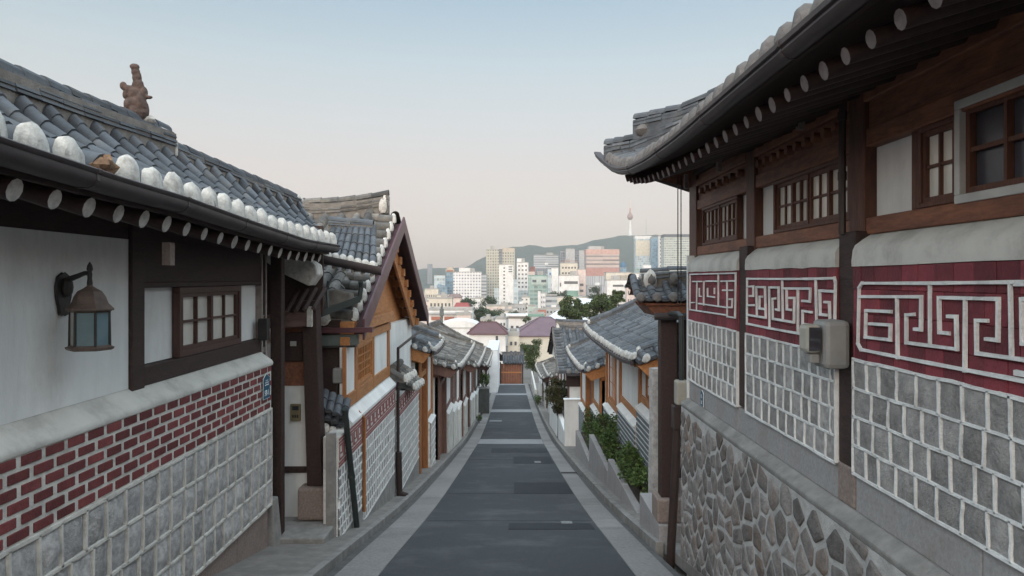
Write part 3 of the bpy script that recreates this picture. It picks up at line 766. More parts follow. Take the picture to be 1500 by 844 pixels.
# rain pipe and cables
def pipe(name, label, pts, r, mat, cat='pipe', n=8, group=None, joints=()):
    t = thing(name, label, cat, pts[0], group)
    m = MB(); m.tube(pts, r, n); m.build('pipe_run', mat, t, smooth=True)
    for p in joints:
        m = MB(); m.tube([V(p) - Z * .025, V(p) + Z * .025], r * 1.25, n); m.build('bracket', mat, t, smooth=True)
    return t
pipe('rain_pipe', 'brown rain pipe running down the timber post from the right eave to the lime ledge', [(1.955, 4.4, 1.35), (1.935, 4.4, .9), (1.935, 4.4, .26)], .022, steelB, joints=[(1.935, 4.4, .6), (1.935, 4.4, .95)])
for dx, lb in ((0, 'thin black cable hanging at the corner of the right house, outer one'), (.035, 'thin black cable hanging at the corner of the right house, inner one')):
    pipe('cable', lb, [(1.86 + dx, 8.42, 1.15), (1.86 + dx, 8.42, -.3)], .006, iron, 'cable', 6)
# electric meter box
T = thing('electric_meter', 'beige electric meter box with a round edged cover on the recess between the red panels', 'electric meter', (1.85, 4.35, -.5))
m = MB(); m.prism([(1.93, 4.27, -.52), (1.93, 4.47, -.52), (1.78, 4.47, -.52), (1.78, 4.27, -.52)], (0, 0, .28)); m.build('housing', plasticG, T, bevel=.03)
m = MB(); m.prism([(1.777, 4.3, -.43), (1.777, 4.44, -.43), (1.69, 4.44, -.43), (1.69, 4.3, -.43)], (0, 0, .165)); m.build('cover', plastic, T, bevel=.025)
m = MB(); m.box(1.7, 1.765, 4.292, 4.299, -.415, -.28); m.build('viewing_pane', glassD, T)
m = MB(); m.box(1.72, 1.776, 4.33, 4.42, -.49, -.436); m.build('terminal_block', plasticG, T, bevel=.008)
# steel conduit pole at the lower corner
T = thing('conduit_pole', 'brown steel conduit leaning on the corner of the rubble wall', 'pole', (1.8, 9.0, gz(9)))
m = MB(); m.tube([(1.80, 8.55, gz(9) - .03), (1.825, 8.45, -2.4), (1.86, 8.42, -1.62)], .05, 12); m.build('steel_tube', steelB, T, smooth=True)
m = MB(); m.box(1.8, 1.93, 8.34, 8.5, -1.68, -1.42); m.build('lower_box', steelB, T, bevel=.008)
m = MB(); m.box(1.83, 1.97, 8.345, 8.5, -1.415, -1.14); m.build('meter_box', plastic, T, bevel=.02)
m = MB(); m.tube([(1.9, 8.42, -1.14), (1.9, 8.42, -.42), (1.9, 8.6, -.4), (1.9, 9.0, -.42)], .028, 10); m.build('upper_pipe', pipeG, T, smooth=True)
def plate(name, label, c, xa, num, w, h):
    T = thing(name, label, 'house number', c)
    c = V(c); xa = V(xa).normalized(); n = xa.cross(Z)
    def sh(s, d0, d1, mat, nm, par):
        pts = [(-.5, -.5), (.5, -.5), (.5, .32), (0, .5), (-.5, .32)]
        m = MB(); m.prism([c + xa * (x * w * s) + Z * (z * h * s) + n * d0 for x, z in pts], n * (d1 - d0)); return m.build(nm, mat, par)
    p = sh(1.0, 0, .006, signW, 'plate', T); sh(.95, .0065, .009, signB, 'blue_field', T)
    text_mesh(num, h * .3, signW, T, c + n * .0105 - Z * h * .36, xa, Z, 'number')
    m = MB()
    for k, (z, ww) in enumerate(((.2, .4), (.12, .55), (.03, .62))):
        for q in range(4):
            x0 = -ww / 2 + q * ww / 4; m.prism([c + xa * (x * w) + Z * (zz * h) + n * .0095 for x, zz in ((x0 + .02, z), (x0 + ww / 4 - .02, z), (x0 + ww / 4 - .02, z + .04), (x0 + .02, z + .04))], n * .001)
    m.build('small_print', signW, T)
plate('number_plate', 'blue house number plate reading 37 on the granite at the right', (1.933, 7.62, -1.215), (0, -1, 0), '37', .11, .165)

# ================================================================== near house on the left
L1 = thing('hanok_house', 'tiled house on the left with white plaster, maroon brick band and pale split stone wall', 'house', (-3.1, 5, gz(5)))
pl0 = planeL(2.9); pl1 = planeL(3.05)
m = MB(); ms = MB()
slab(m, pl0, -1, 9.04, -1.56, -1.04, -.3, 0)
for r in range(6):
    z0 = -1.555 + r * .0865; a = -1 + (.0 if r % 2 else .118)
    while a < 8.99:
        if a > -1: slab(ms, pl0, a + random.uniform(0, .008), min(a + .192, 9.03), z0 + .012 + random.uniform(0, .003), z0 + .073, -.05, random.uniform(.006, .011))
        a += .236
w = m.build('brick_band', mortar, L1); ms.build('bricks', brick, w, bevel=.004)
ms = MB(); mj = MB()
stone_courses(ms, mj, pl0, -1, 9.04, -2.71, -1.57, 4, .22, .28, .026, .034, .3, .018, 5, .004)
w = mj.build('split_stone_wall', mortar, L1, smooth=True); ms.build('wall_stones', stoneG, w, smooth=True)
m = MB(); y = -1
for b in (1.5, 4.2, 6.6, 8.0, 9.0): m.hexa([(-3.2, y, gz(y) - .1), (-2.925, y, gz(y) - .1), (-2.925, b - .006, gz(b) - .1), (-3.2, b - .006, gz(b) - .1)], [(-3.2, y, -2.715), (-2.925, y, -2.715), (-2.925, b - .006, -2.715), (-3.2, b - .006, -2.715)]); y = b
m.build('granite_plinth', graniteP, L1, bevel=.01)
m = MB(); m.hexa([(-3.2, 9.045, gz(9) - .2), (-2.86, 9.045, gz(9) - .2), (-2.82, 9.3, gz(9) - .2), (-3.2, 9.3, gz(9) - .2)], [(-3.2, 9.045, -2.66), (-2.88, 9.045, -2.66), (-2.86, 9.2, -2.66), (-3.2, 9.2, -2.66)]); m.build('corner_pier', conc, L1, bevel=.02)
m = MB()
prof = [(-.3, -1.04), (.012, -1.04), (.018, -1.015), (.008, -.985), (-.15, -.875), (-.3, -.875)]; vs = []
for i in range(21):
    a = -1 + 10.06 * i / 20
    for (d, z) in prof: vs.append(pl0(a, z + random.uniform(-.003, .003) * (d > -.2), d + random.uniform(-.003, .003)))
n = len(prof); m.add(vs, [[i * n + c, i * n + (c + 1) % n, (i + 1) * n + (c + 1) % n, (i + 1) * n + c] for i in range(20) for c in range(n)] + [list(range(n)), list(range(20 * n, 21 * n))])
m.build('lime_ledge', plasterL, L1, smooth=True)
panel(L1, pl1, -1, 5.96, -.875, .31, -.15, .005, plaster)
panel(L1, pl1, -1, 9.15, .312, .66, -.15, .0, darkwood, 'board_wall')
post(L1, pl1, 5.965, 6.17, -.9, .5, -.1, .035, darkwood)
panel(L1, pl1, 6.17, 9.06, -.075, .31, -.15, .012, darkwood, 'board_wall')
panel(L1, pl1, 6.17, 9.06, -.72, -.078, -.15, -.045, plaster)
beam(L1, pl1, 6.17, 9.06, -.885, -.725, -.1, .03, darkwood)
beam(L1, pl1, 6.17, 9.06, -.078, -.03, -.1, .03, darkwood)
post(L1, pl1, 9.065, 9.12, -1.0, .45, -.1, .03, M('pale painted batten', (.3, .27, .25), (.2, .17, .16), .7, 8))
brownw = M('brown window timber', (.085, .045, .037), (.055, .03, .026), .55, 6, bump=.25, bs=16, st=(6, 6, 1))
hanok_window(L1, pl1, 6.82, 8.37, -.72, -.08, 4, 2, .06, brownw, glassP, 2, .035)
EZ = [(1, .71), (2, .67), (3.4, .61), (4.4, .572), (5.2, .555), (6.5, .49), (8.2, .42), (9.75, .425)]
def eL(s): y = 1.2 + 8.55 * s; return V((-2.34, y, interp(EZ, y) + .03))
def rL(s):
    y = eL(s).y + 1.0 + 1.25 * s
    return V((-interp([(0, 4.02), (8.6, 4.0), (12, 3.45)], y), y, interp([(0, 1.36), (5.9, 1.44), (8.6, 1.47), (12, 1.2)], y)))
roL = tiled_slope(L1, eL, rL, 28, 6, .09, tileN, (0, 1, 0), .1, None, (1, 0, 0), limecap, 'parts', .85, skip=(10,), thick=.12)
m = MB(); m.ell(eL(10 / 28) + V((0.02, 0, .03)), .07, .07, .06, jit=.3, n=10); m.build('broken_tile_clay', M('exposed clay', (.28, .17, .1), (.15, .09, .06), .95, 20, bump=.8, bs=50), roL, smooth=True)
ry = lambda y0, y1, n: [V((rL((y) / 1.0).x, rL(y).y, rL(y).z)) for y in [y0 + (y1 - y0) * i / n for i in range(n + 1)]]
s_at = lambda Y: (Y - 2.2) / 9.8
rd1 = [rL(s_at(1.5 + 7.15 * i / 12)) for i in range(13)]
for i, p in enumerate(rd1): p.z += .0 + .04 * max(0, (i - 9) / 3)
ridge(L1, rd1, .3, 4, .045, .085, tileN, (1, 0, 0), ridgemort, roL)
rd2 = [rL(s_at(8.66 + 3.3 * i / 6)) - Z * .02 for i in range(7)]
ridge(L1, rd2, .24, 2, .045, .08, tileN, (1, 0, 0), ridgemort, roL)
m = MB(); m.box(-4.12, -3.86, 8.62, 8.7, 1.4, 1.6); m.build('ridge_plaster', limecap, roL, bevel=.02)
for c_, r_2 in (((-4.0, 8.1, 1.72), (.13, .16, .07)), ((-3.47, 12.0, 1.26), (.14, .16, .09))):
    m = MB(); m.ell(c_, *r_2, jit=.1); m.build('ridge_plaster', limecap, roL, smooth=True)
m = MB()
for i in range(14): m.quad(rL(i / 14), rL((i + 1) / 14), rL((i + 1) / 14) + V((-2.6, 0, -1.1)), rL(i / 14) + V((-2.6, 0, -1.1)))
m.build('rear_slope', tileN, L1)
gp = [V((-2.3, 1.2 + 8.62 * i / 30, interp(EZ, 1.2 + 8.62 * i / 30) + .01)) for i in range(31)]
GP2 = [(-.06, .0), (.05, .004), (.06, -.004), (.056, -.02), (.046, -.028), (.048, -.06), (.026, -.09), (.0, -.1), (-.06, -.1)]
m = MB(); m.sweep(gp, GP2, (1, 0, 0)); gu = m.build('gutter', gut, L1, smooth=True)
for i in (2, 6, 10, 14, 18, 22, 26): p = gp[i]; m = MB(); m.sweep([p, p + V((0, .03, 0))], [(o * 1.08, z * 1.05 + .001) for o, z in GP2], (1, 0, 0)); m.build('gutter_joint', gut, gu)
m = MB(); m.sweep([p + V((-.09, 0, -.03)) for p in gp], [(-.04, -.09), (0, -.09), (0, .02), (-.04, .02)], (1, 0, 0)); m.build('fascia', darkwood, L1)
m = MB()
for i in range(30): a, b = gp[i], gp[i + 1]; m.quad(V((-2.36, a.y, a.z - .02)), V((-2.36, b.y, b.z - .02)), V((-3.2, b.y, b.z + .28)), V((-3.2, a.y, a.z + .28)))
m.build('soffit', darkwood, L1)
for i in range(26):
    y = 1.4 + i * .322; z = interp(EZ, y) - .16
    m = MB(); rr = .06 * random.uniform(.9, 1.08); m.tube([(-2.42, y, z - .01), (-3.1, y, z + .22)], [rr * .95, rr * 1.1], 11, 0, 1); m.build('rafter', [darkwood, limecap], roL, smooth=True)
m = MB(); m.box(-2.62, -2.56, 5.62, 5.7, .1, .27); m.build('beam_end', graniteP, L1)
m = MB()                                              # plastered valley board at the far corner of the eave
m.prism([at(388, 383, 9.85), at(390, 372, 9.85), at(425, 362, 9.85), at(462, 388, 9.85), at(464, 402, 9.85), at(452, 419, 9.85), at(420, 404, 9.85)], (0, .35, 0))
m.build('corner_plaster', limecap, L1, bevel=.015)
m = MB(); m.box(-6.5, -3.2, -1, 9.3, -2.7, .55); m.build('house_body', plaster, L1)
m = MB(); m.box(-6.5, -3.0, 9.06, 9.14, -2.7, -.9); m.build('end_wall', darkwood, L1)
pipe('rain_pipe', 'slim pale rain pipe at the end of the left plaster wall', [(-3.0, 9.15, .4), (-3.0, 9.15, -1.0)], .014, MATS['pale painted batten'])
# wall lantern
lx, ly = -2.8, 4.98
T = thing('wall_lantern', 'old hexagonal wall lantern with brown domed cap and frosted panes on the left plaster wall', 'lantern', (-3.05, 5.05, -.1))
m = MB(); 
pr = [(.0, -.15), (.04, -.14), (.052, -.09), (.075, -.02), (.078, .05), (.06, .11), (.0, .14)]
vs = [V((-3.04 + d, 5.07 + y_, -.1 + z)) for d in (0, .022) for (y_, z) in [(y_, z) for y_, z in pr] + [(-y_, z) for y_, z in pr[::-1][1:-1]]]
nn = len(vs) // 2; m.add(vs, [list(range(nn)), list(range(nn, 2 * nn))[::-1]] + [[i, (i + 1) % nn, nn + (i + 1) % nn, nn + i] for i in range(nn)])
m.ell((-3.0, 5.07, -.06), .03, .05, .07); m.build('back_plate', iron, T, bevel=.006)
m = MB(); m.tube([(-3.02, 5.07, -.03), (-2.97, 5.06, .0), (-2.9, 5.03, .02), (-2.84, 4.99, .035), (lx, ly, .035)], [.02, .02, .017, .015, .015], 8); m.build('arm', iron, T, smooth=True)
m = MB(); m.lathe([(.016, -.06), (.018, -.03), (.014, .0), (.016, .03), (.012, .045), (.02, .06), (.016, .085), (.003, .11)], 10, (lx, ly, 0)); m.build('finial', iron, T, smooth=True)
m = MB(); m.lathe([(.148, -.212), (.15, -.2), (.115, -.165), (.098, -.12), (.075, -.085), (.04, -.065), (.02, -.05), (.018, -.04)], 6, (lx, ly, 0), rot=R(15)); m.build('cap', bronze, T, bevel=.004)
m = MB(); m.lathe([(.118, -.225), (.135, -.213)], 6, (lx, ly, 0), rot=R(15)); m.lathe([(.13, -.475), (.145, -.468), (.15, -.455), (.118, -.44)], 6, (lx, ly, 0), rot=R(15))
m.build('base_ring', bronze, T)
for k in range(6):
    t0, t1 = R(15 + 60 * k), R(75 + 60 * k)
    p = lambda t, r, z: V((lx + r * math.cos(t), ly + r * math.sin(t), z))
    m = MB(); m.tube([p(t0, .122, -.445), p(t0, .118, -.215)], .008, 6); m.build('corner_bar', iron, T)
    m = MB(); a, b = p(t0, .117, 0), p(t1, .117, 0); d = (b - a) * .06
    m.quad(V((a.x + d.x, a.y + d.y, -.44)), V((b.x - d.x, b.y - d.y, -.44)), V((b.x - d.x, b.y - d.y, -.22)), V((a.x + d.x, a.y + d.y, -.22)))
    m.build('pane', lampglass if k in (3,) else lampglassB, T)
# small things on the left wall
T = thing('speaker_box', 'small black box fixed to the end of the left wall above the blue plate', 'box', (-2.97, 9.0, -.65))
m = MB(); m.box(-3.03, -2.92, 8.95, 9.06, -.74, -.48); m.build('case', iron, T, bevel=.008)
m = MB(); m.tube([(-2.97, 9.0, -.74), (-2.97, 9.0, -.82)], .012, 8); m.build('cable_gland', iron, T)
plate('number_plate', 'blue house number plate reading 58-1 on the maroon brick corner at the left', (-2.882, 8.8, -1.26), (0, 1, 0), '58-1', .23, .3)
# clay ridge figure
T = thing('ridge_figure', 'brown weathered clay figure standing on the left roof ridge', 'roof figure', (-4.0, 8.0, 1.72))
m = MB(); fx, fy, fz = -4.0, 8.0, 1.70
for c, rx, ryy, rz in (((0, 0, .06), .115, .1, .1), ((.01, 0, .16), .105, .09, .1), ((-.01, 0, .26), .09, .075, .09), ((-.075, -.02, .31), .06, .05, .045), ((-.125, -.03, .345), .035, .04, .045), ((-.1, -.03, .25), .03, .04, .05),
                    ((.07, .02, .28), .035, .05, .07), ((.115, .02, .235), .05, .03, .02), ((.06, -.05, .17), .035, .05, .1), ((-.06, -.05, .14), .045, .06, .07), ((.015, 0, .36), .06, .05, .07), ((.005, 0, .44), .05, .045, .07), ((-.005, -.01, .5), .046, .042, .05), ((-.012, -.015, .55), .05, .046, .035), ((.085, .03, .1), .03, .05, .09)):
    m.ell((fx + c[0], fy + c[1], fz + c[2]), rx, ryy, rz, n=12, m=8, jit=.06)
o = m.build('figure', clay, T, smooth=True)
md = o.modifiers.new('remesh', 'REMESH'); md.mode = 'VOXEL'; md.voxel_size = .009; md.use_smooth_shade = True
# ================================================================== timber gate beside the left house
T = thing('gate', 'dark timber gate post and white panels with brass intercom beside the left house', 'gate', (-2.7, 10, gz(10)))
plG = planeY(10.1)
def gx(px, Y=10.1): return (px - 750) * Y / 1100
def gzz(py, Y=10.1): return (408 - py) * Y / 1100
m = MB(); m.hexa([(gx(454), 9.95, gzz(708)), (gx(476), 9.95, gzz(708)), (gx(476), 10.2, gzz(708)), (gx(454), 10.2, gzz(708))],
                 [(gx(446), 9.95, gzz(440)), (gx(467), 9.95, gzz(440)), (gx(467), 10.2, gzz(440)), (gx(446), 10.2, gzz(440))])
m.build('post', darkwood, T, bevel=.012)
m = MB(); m.box(-3.0, -2.86, 9.32, 9.46, gz(9.4), .3); m.build('post', darkwood, T, bevel=.01)
panel(T, plG, gx(398), gx(452), gzz(683), gzz(565), -.05, 0, plaster); panel(T, plG, gx(398), gx(455), gzz(757), gzz(692), -.05, 0, plaster)
beam(T, plG, gx(398), gx(455), gzz(692), gzz(683), -.06, .03, darkwood, name='rail')
panel(T, plG, gx(398), gx(450), gzz(565), gzz(478), -.05, .01, redwood, 'upper_panel')
m = MB(); m.prism([at(398, 530, 10.06), at(398, 486, 10.06), at(444, 486, 10.06), at(444, 530, 10.06)] , (0, .04, 0)); m.build('letter_hatch', darkwood, T, bevel=.02)
m = MB(); m.prism([at(425, 507, 10.05), at(434, 507, 10.05), at(434, 500, 10.05), at(425, 500, 10.05)], (0, .01, 0)); m.build('letter_slot', alum, T, bevel=.002)
m = MB(); m.prism([at(386, 482, 9.85), at(386, 462, 9.85), at(456, 456, 9.85), at(456, 478, 9.85)], (0, .2, 0)); m.build('lintel', M('faded brown beam', (.16, .1, .088), (.1, .063, .056), .7, 5, bump=.3, bs=16, st=(1, 6, 6)), T, bevel=.01)
m = MB(); m.prism([at(449, 479, 9.82), at(449, 449, 9.82), at(457, 449, 9.82), at(457, 479, 9.82)], (0, .04, 0)); m.build('beam_end', limecap, T, bevel=.006)
panel(T, planeY(10.2), gx(380), gx(470), gzz(462), gzz(330), -.05, 0, darkwood, 'upper_boards')
for k in range(4):
    m = MB(); m.tube([at(420 + 13 * k, 458 - 2 * k, 9.75), at(437 + 13 * k, 425 - k, 10.1)], .03, 8, 0, 1); m.build('rafter', [darkwood, MATS['faded brown beam']], T, smooth=True)
m = MB(); m.box(gx(443), gx(488), 9.85, 10.4, gzz(754), gzz(708)); m.build('plinth_stone', graniteP, T, bevel=.03)
m = MB(); m.box(gx(446), gx(492), 9.7, 10.5, gz(9.7) - .1, gzz(756)); m.build('base_stone', conc, T, bevel=.02)
m = MB(); m.box(gx(398), gx(455), 9.7, 10.2, gzz(786), gzz(757)); m.build('threshold', conc, T, bevel=.02)
I = thing('intercom', 'small brass intercom on the white gate panel', 'intercom', at(432, 605, 10.08))
m = MB(); m.prism([at(425, 617, 10.06), at(440, 617, 10.06), at(440, 592, 10.06), at(425, 592, 10.06)], (0, .035, 0)); m.build('case', brass, I, bevel=.006)
m = MB(); m.prism([at(428, 601, 10.05), at(437, 601, 10.05), at(437, 595, 10.05), at(428, 595, 10.05)], (0, .012, 0)); m.build('camera_window', glassD, I)
for k in range(3):
    m = MB(); m.prism([at(428 + 3.4 * k, 612, 10.05), at(430 + 3.4 * k, 612, 10.05), at(430 + 3.4 * k, 608, 10.05), at(428 + 3.4 * k, 608, 10.05)], (0, .012, 0)); m.build('button', iron, I)
# steps in the recess
m = MB(); m.box(-3.1, -2.3, 9.2, 9.75, gz(9.5) - .1, gz(9.2) + .12); m.build('step', conc, T, bevel=.02)
# small canopy roof over the gate
C_ = thing('gate_canopy', 'small tiled canopy with white plastered tile ends and black gutter over the left gate', 'canopy roof', (-2.4, 10.8, .3))
eC = lambda s: V((-2.66 + .68 * s, 10.4 + .25 * s, .33 - .15 * s)); rC = lambda s: V((-2.72 + .6 * s, 11.5, .78))
roC = tiled_slope(C_, eC, rC, 7, 4, .05, tile, (1, .3, 0), .03, None, (.2, -1, 0), limecap, 'parts', .8)
m = MB(); m.sweep([eC(0) + V((0, -.02, 0)), eC(1) + V((.12, 0, -.02))], [(.0, -.02), (.07, 0), (.075, -.05), (.05, -.1), (.0, -.12)], (.3, -1, 0)); m.build('gutter', gut, C_, smooth=True)
for k in range(6):
    p = eC(k / 5.5) + V((.04, .06, -.15)); m = MB(); m.tube([p, p + V((-.02, .6, .12))], .028, 8, 0, 1); m.build('rafter', [darkwood, limecap], C_, smooth=True)
ridge(C_, [(-2.8, 11.5, .8), (-2.12, 11.5, .75)], .16, 2, .04, .06, tile, (0, 1, 0), ridgemort, roC)
m = MB(); m.bar(at(466, 461, 10.35), at(526, 438, 10.6), .07, .09); m.tube([at(526, 440, 10.6), at(529, 420, 10.6), at(528, 412, 10.55)], .035, 8); m.tube([at(481, 412, 10.5), at(479, 425, 10.5), at(481, 455, 10.4)], .02, 8)
m.build('drain_arm', pipeG, C_)
m = MB(); m.prism([at(462, 452, 10.7), at(462, 430, 10.7), at(490, 424, 10.7), at(514, 430, 10.7), at(514, 447, 10.7)], (0, .25, 0)); m.build('plaster_backing', ridgemort, C_, bevel=.03)

# ================================================================== cross-ridge houses (gable towards the lane)
def cross_house(sgn, name, label, cat, Yr, zr, Yn, zn, Yf, zf, Xv, depth, pitch, rad, tm, capm, barge=None, soff=None, group=None, verge=True, ridgel=3, rh=.05, rise=.1, capsmode='parts', nt=8, vstep=.27, vl=.42):
    T = thing(name, label, cat, (sgn * (Xv + depth / 2), Yr, gz(Yr)), group)
    n = max(3, int((depth - vl) / pitch)); W = depth - vl
    e = lambda s: V((sgn * (Xv + vl + W * s), Yn, zn)); r = lambda s: V((sgn * (Xv + vl + W * s), Yr, zr))
    ro = tiled_slope(T, e, r, n, nt, rad, tm, (1, 0, 0), .08, None, (0, -1, 0), capm, capsmode, .8, soffit=soff)
    e2 = lambda s: V((sgn * (Xv + depth * s), Yf, zf)); r2 = lambda s: V((sgn * (Xv + depth * s), Yr, zr))
    tiled_slope(T, e2, r2, n, nt, rad, tm, (1, 0, 0), .06, None, (0, 1, 0), None, soffit=soff)
    P = lambda t: V((0, Yn + (Yr - Yn) * t, zn + (zr - zn) * t - .08 * 4 * t * (1 - t)))
    if verge:
        L = math.hypot(Yr - Yn, zr - zn); k = int(L / vstep); m = MB(); c = MB()
        for i in range(k):
            t = (i + .3) / k; p = P(t); q = P(t + .02); d = (q - p).normalized(); nr = V((0, -d.z, d.y))
            a = V((sgn * Xv, p.y, p.z + .0)); b = V((sgn * (Xv + vl + .1), p.y, p.z + .05))
            roll(m, [a, b], d, nr, rad, 2)
            c = MB(); cap_mesh(c, a + V((0, 0, -.01)), d, (-sgn, 0, 0), rad, drop=.7); c.build('end_cap', capm or limecap, ro, smooth=True)
        m.sweep([V((sgn * (Xv + .03), P(j / 8).y, P(j / 8).z)) for j in range(9)], [(0, -.06), (sgn * vl, -.06), (sgn * vl, .03), (0, .0)], (1, 0, 0))
        m.build('verge_tiles', tm, ro, smooth=True)
        ridge(T, [V((sgn * (Xv + vl + .05), P(j / 6 * .97 + .03).y, P(j / 6 * .97 + .03).z + .03)) for j in range(7)], .2, 1, .05, .085, tm, (1, 0, 0), ridgemort, ro, 'descending_ridge')
    x0, x1 = sgn * (Xv + .12), sgn * (Xv + depth)
    rp = [V((x0 + (x1 - x0) * i / 8, Yr, zr + rise * max(0, 1 - i / 3) ** 2)) for i in range(9)]
    ridge(T, rp, .26, ridgel, rh, rad * 1.05, tm, (0, 1, 0), ridgemort, ro)
    m = MB(); p = rp[0]; m.ell(p + V((sgn * .06, 0, ridgel * rh * .5)), .07, .13, ridgel * rh * .75, jit=.15, n=10); m.build('ridge_plaster', limecap, ro, smooth=True)
    m = MB(); m.ell(p + V((sgn * .1, -.14, .0)), .08, .06, .14, jit=.15); m.build('ridge_plaster', limecap, ro, smooth=True)
    if barge:
        bw = .3
        for nm, (ya, za, yb, zb) in (('bargeboard', (Yn - .1, zn + .02, Yr, zr - .04)), ('bargeboard', (Yf + .15, zf - .04, Yr, zr - .04))):
            m = MB(); m.prism([(sgn * (Xv - .19), ya, za), (sgn * (Xv - .19), yb, zb), (sgn * (Xv - .19), yb, zb - bw), (sgn * (Xv - .19), ya, za - bw)], (sgn * .03, 0, 0)); m.build(nm, barge, T)
    return T, ro, P
L3, ro3, P3 = cross_house(-1, 'hanok_house', 'gabled house on the left with orange pine timber and maroon bargeboards', 'house', 14.75, 1.25, 10.85, -.6, 18.9, -.86, 2.3, 4.4, .3, .09, tileW, limecap, maroon, orange, rise=.16, ridgel=4, rh=.055, vstep=.34)
m = MB()                                              # boarded soffit of the overhang, seen from below on the far side
for (ya, za, yb, zb) in ((10.75, -.8, 14.75, 1.02), (18.95, -1.08, 14.75, 1.02)):
    m.hexa([(-2.14, ya, za), (-2.62, ya, za), (-2.62, yb, zb), (-2.14, yb, zb)], [(-2.14, ya, za + .05), (-2.62, ya, za + .05), (-2.62, yb, zb + .05), (-2.14, yb, zb + .05)])
m.build('verge_soffit', M('maroon soffit', (.075, .033, .036), (.052, .024, .027), .6, 4), L3)
m = MB(); m.prism([(-2.34, 18.3, -.98), (-2.34, 14.75, .82), (-2.34, 14.75, .45), (-2.34, 17.9, -1.15)], (-.05, 0, 0)); m.build('inner_bargeboard', orange, L3)
m = MB(); m.prism([(-2.34, 11.2, -.82), (-2.34, 14.75, .82), (-2.34, 14.75, .45), (-2.34, 11.6, -1.0)], (-.05, 0, 0)); m.build('inner_bargeboard', orange, L3)
for i in range(8):
    t = (i + .6) / 8.5; y = 14.75 + 4 * t; z = .86 - 2.0 * t
    m = MB(); m.box(-2.9, -2.28, y - .11, y + .11, z - .2, z - .04); m.build('purlin_end', orange, L3, bevel=.01)
m = MB(); m.prism([(-2.6, 11, -.95), (-2.6, 14.75, .8), (-2.6, 18.6, -1.0), (-2.6, 18.6, -1.2), (-2.6, 11, -1.2)], (-.1, 0, 0)); m.build('gable_boards', orange, L3)
pl3 = planeL(2.25); pu3 = planeL(2.36)
stG = M('lane wall stone', (.36, .35, .34), (.24, .235, .23), .9, 14, isl=.2, bump=.6, bs=50, stain=(.16, .14, .12), ss=3, sa=.5)
def lane_lower(T, pl, a0, a1, ztop, rows, zb, base=conc, band=True, wst=(.13, .19)):
    ms = MB(); mj = MB()
    zs = ztop - .42 if band else ztop
    stone_courses(ms, mj, pl, a0, a1, zb, zs, rows, wst[0], wst[1], .032, .008, .2, .008, 2, .003)
    w = mj.build('jointed_stone_wall', mortarW, T, smooth=True); ms.build('wall_stones', stG, w, smooth=True)
    m = MB(); m.hexa([pl(a0, gz(a0) - .2, -.2), pl(a1, gz(a1) - .2, -.2), pl(a1, gz(a1) - .2, .012), pl(a0, gz(a0) - .2, .012)], [pl(a0, zb - .001, -.2), pl(a1, zb - .001, -.2), pl(a1, zb - .001, .0), pl(a0, zb - .001, .0)])
    m.build('footing', base, T)
    if band:
        m = MB(); slab(m, pl, a0, a1, zs, ztop, -.2, .002); w = m.build('fret_band', plasterL, T)
        m = MB()
        for z in (ztop - .05, ztop - .095, zs + .06, zs + .02): slab(m, pl, a0, a1, z, z + .026, 0, .01)
        k = int((a1 - a0) / .3)
        for i in range(k):
            b = a0 + (a1 - a0) * i / k; c = (a1 - a0) / k; zc = (ztop + zs) / 2
            strokes(m, pl, [[(b + .03, zc - .09), (b + .03, zc + .09), (b + c * .62, zc + .09), (b + c * .62, zc - .02), (b + c * .35, zc - .02)], [(b + c * .85, zc + .09), (b + c * .85, zc - .09), (b + c * .3, zc - .09)]], lambda a, z: (a, z), .024, 0, .01)
        m.build('fret_relief', fretM, w)
lane_lower(L3, pl3, 9.75, 11.25, -2.06, 7, -3.4)
lane_lower(L3, pl3, 11.26, 14.4, -2.06, 7, -3.68)
lane_lower(L3, pl3, 14.55, 18.15, -2.35, 8, -4.3)
m = MB(); m.box(-2.4, -2.28, 9.68, 9.745, gz(9.7) - .2, -2.0); m.build('plaster_strip', conc, L3)
m = MB(); m.prism([pl3(10.5, -2.058, -.25), pl3(10.5, -2.058, .02), pl3(10.5, -2.02, .02), pl3(10.5, -1.86, -.13), pl3(10.5, -1.86, -.25)], (0, 3.95, 0)); m.build('lime_ledge', plaster, L3)
post(L3, pu3, 10.66, 10.72, -1.86, -.98, -.05, .0, orangeV)
for a, b in ((11.24, 11.38), (12.62, 12.74), (14.15, 14.35)): post(L3, pu3, a, b, -1.86, -.75, -.1, .03, orangeV)
for z0, z1, d in ((-1.86, -1.66, .025), (-.98, -.84, .04), (-.8, -.62, .1)): beam(L3, pu3, 10.73, 14.4, z0, z1, -.1, d, orange)
panel(L3, pu3, 10.72, 11.24, -1.66, -.98, -.1, .0, plaster); panel(L3, pu3, 12.74, 14.15, -1.66, -.98, -.1, .0, plaster)
hanok_window(L3, pu3, 11.38, 12.62, -1.66, -.98, 8, 4, .06, orange, M('amber paper pane', (.22, .12, .045), (.16, .085, .035), .6, 3), 2, .02)
m = MB(); m.box(-6.5, -2.46, 10.9, 18.4, -4.6, -.95); m.build('house_body', plaster, L3)
m = MB(); m.bar(at(468, 484, 10.75), at(546, 483, 10.75), .12, .07); m.build('gutter', maroon, L3)
m = MB(); m.bar(at(468, 498, 10.85), at(524, 497, 10.85), .2, .15); m.bar(at(468, 507.5, 10.78), at(522, 507, 10.78), .12, .03, mi=1); m.build('eave_box', [M('green grey sheet', (.1, .12, .115), (.075, .088, .085), .6, 4), iron], L3)
m = MB(); m.box(-3.3, -2.47, 10.84, 10.89, -4.6, -.6); m.build('end_boards', darkwood, L3)
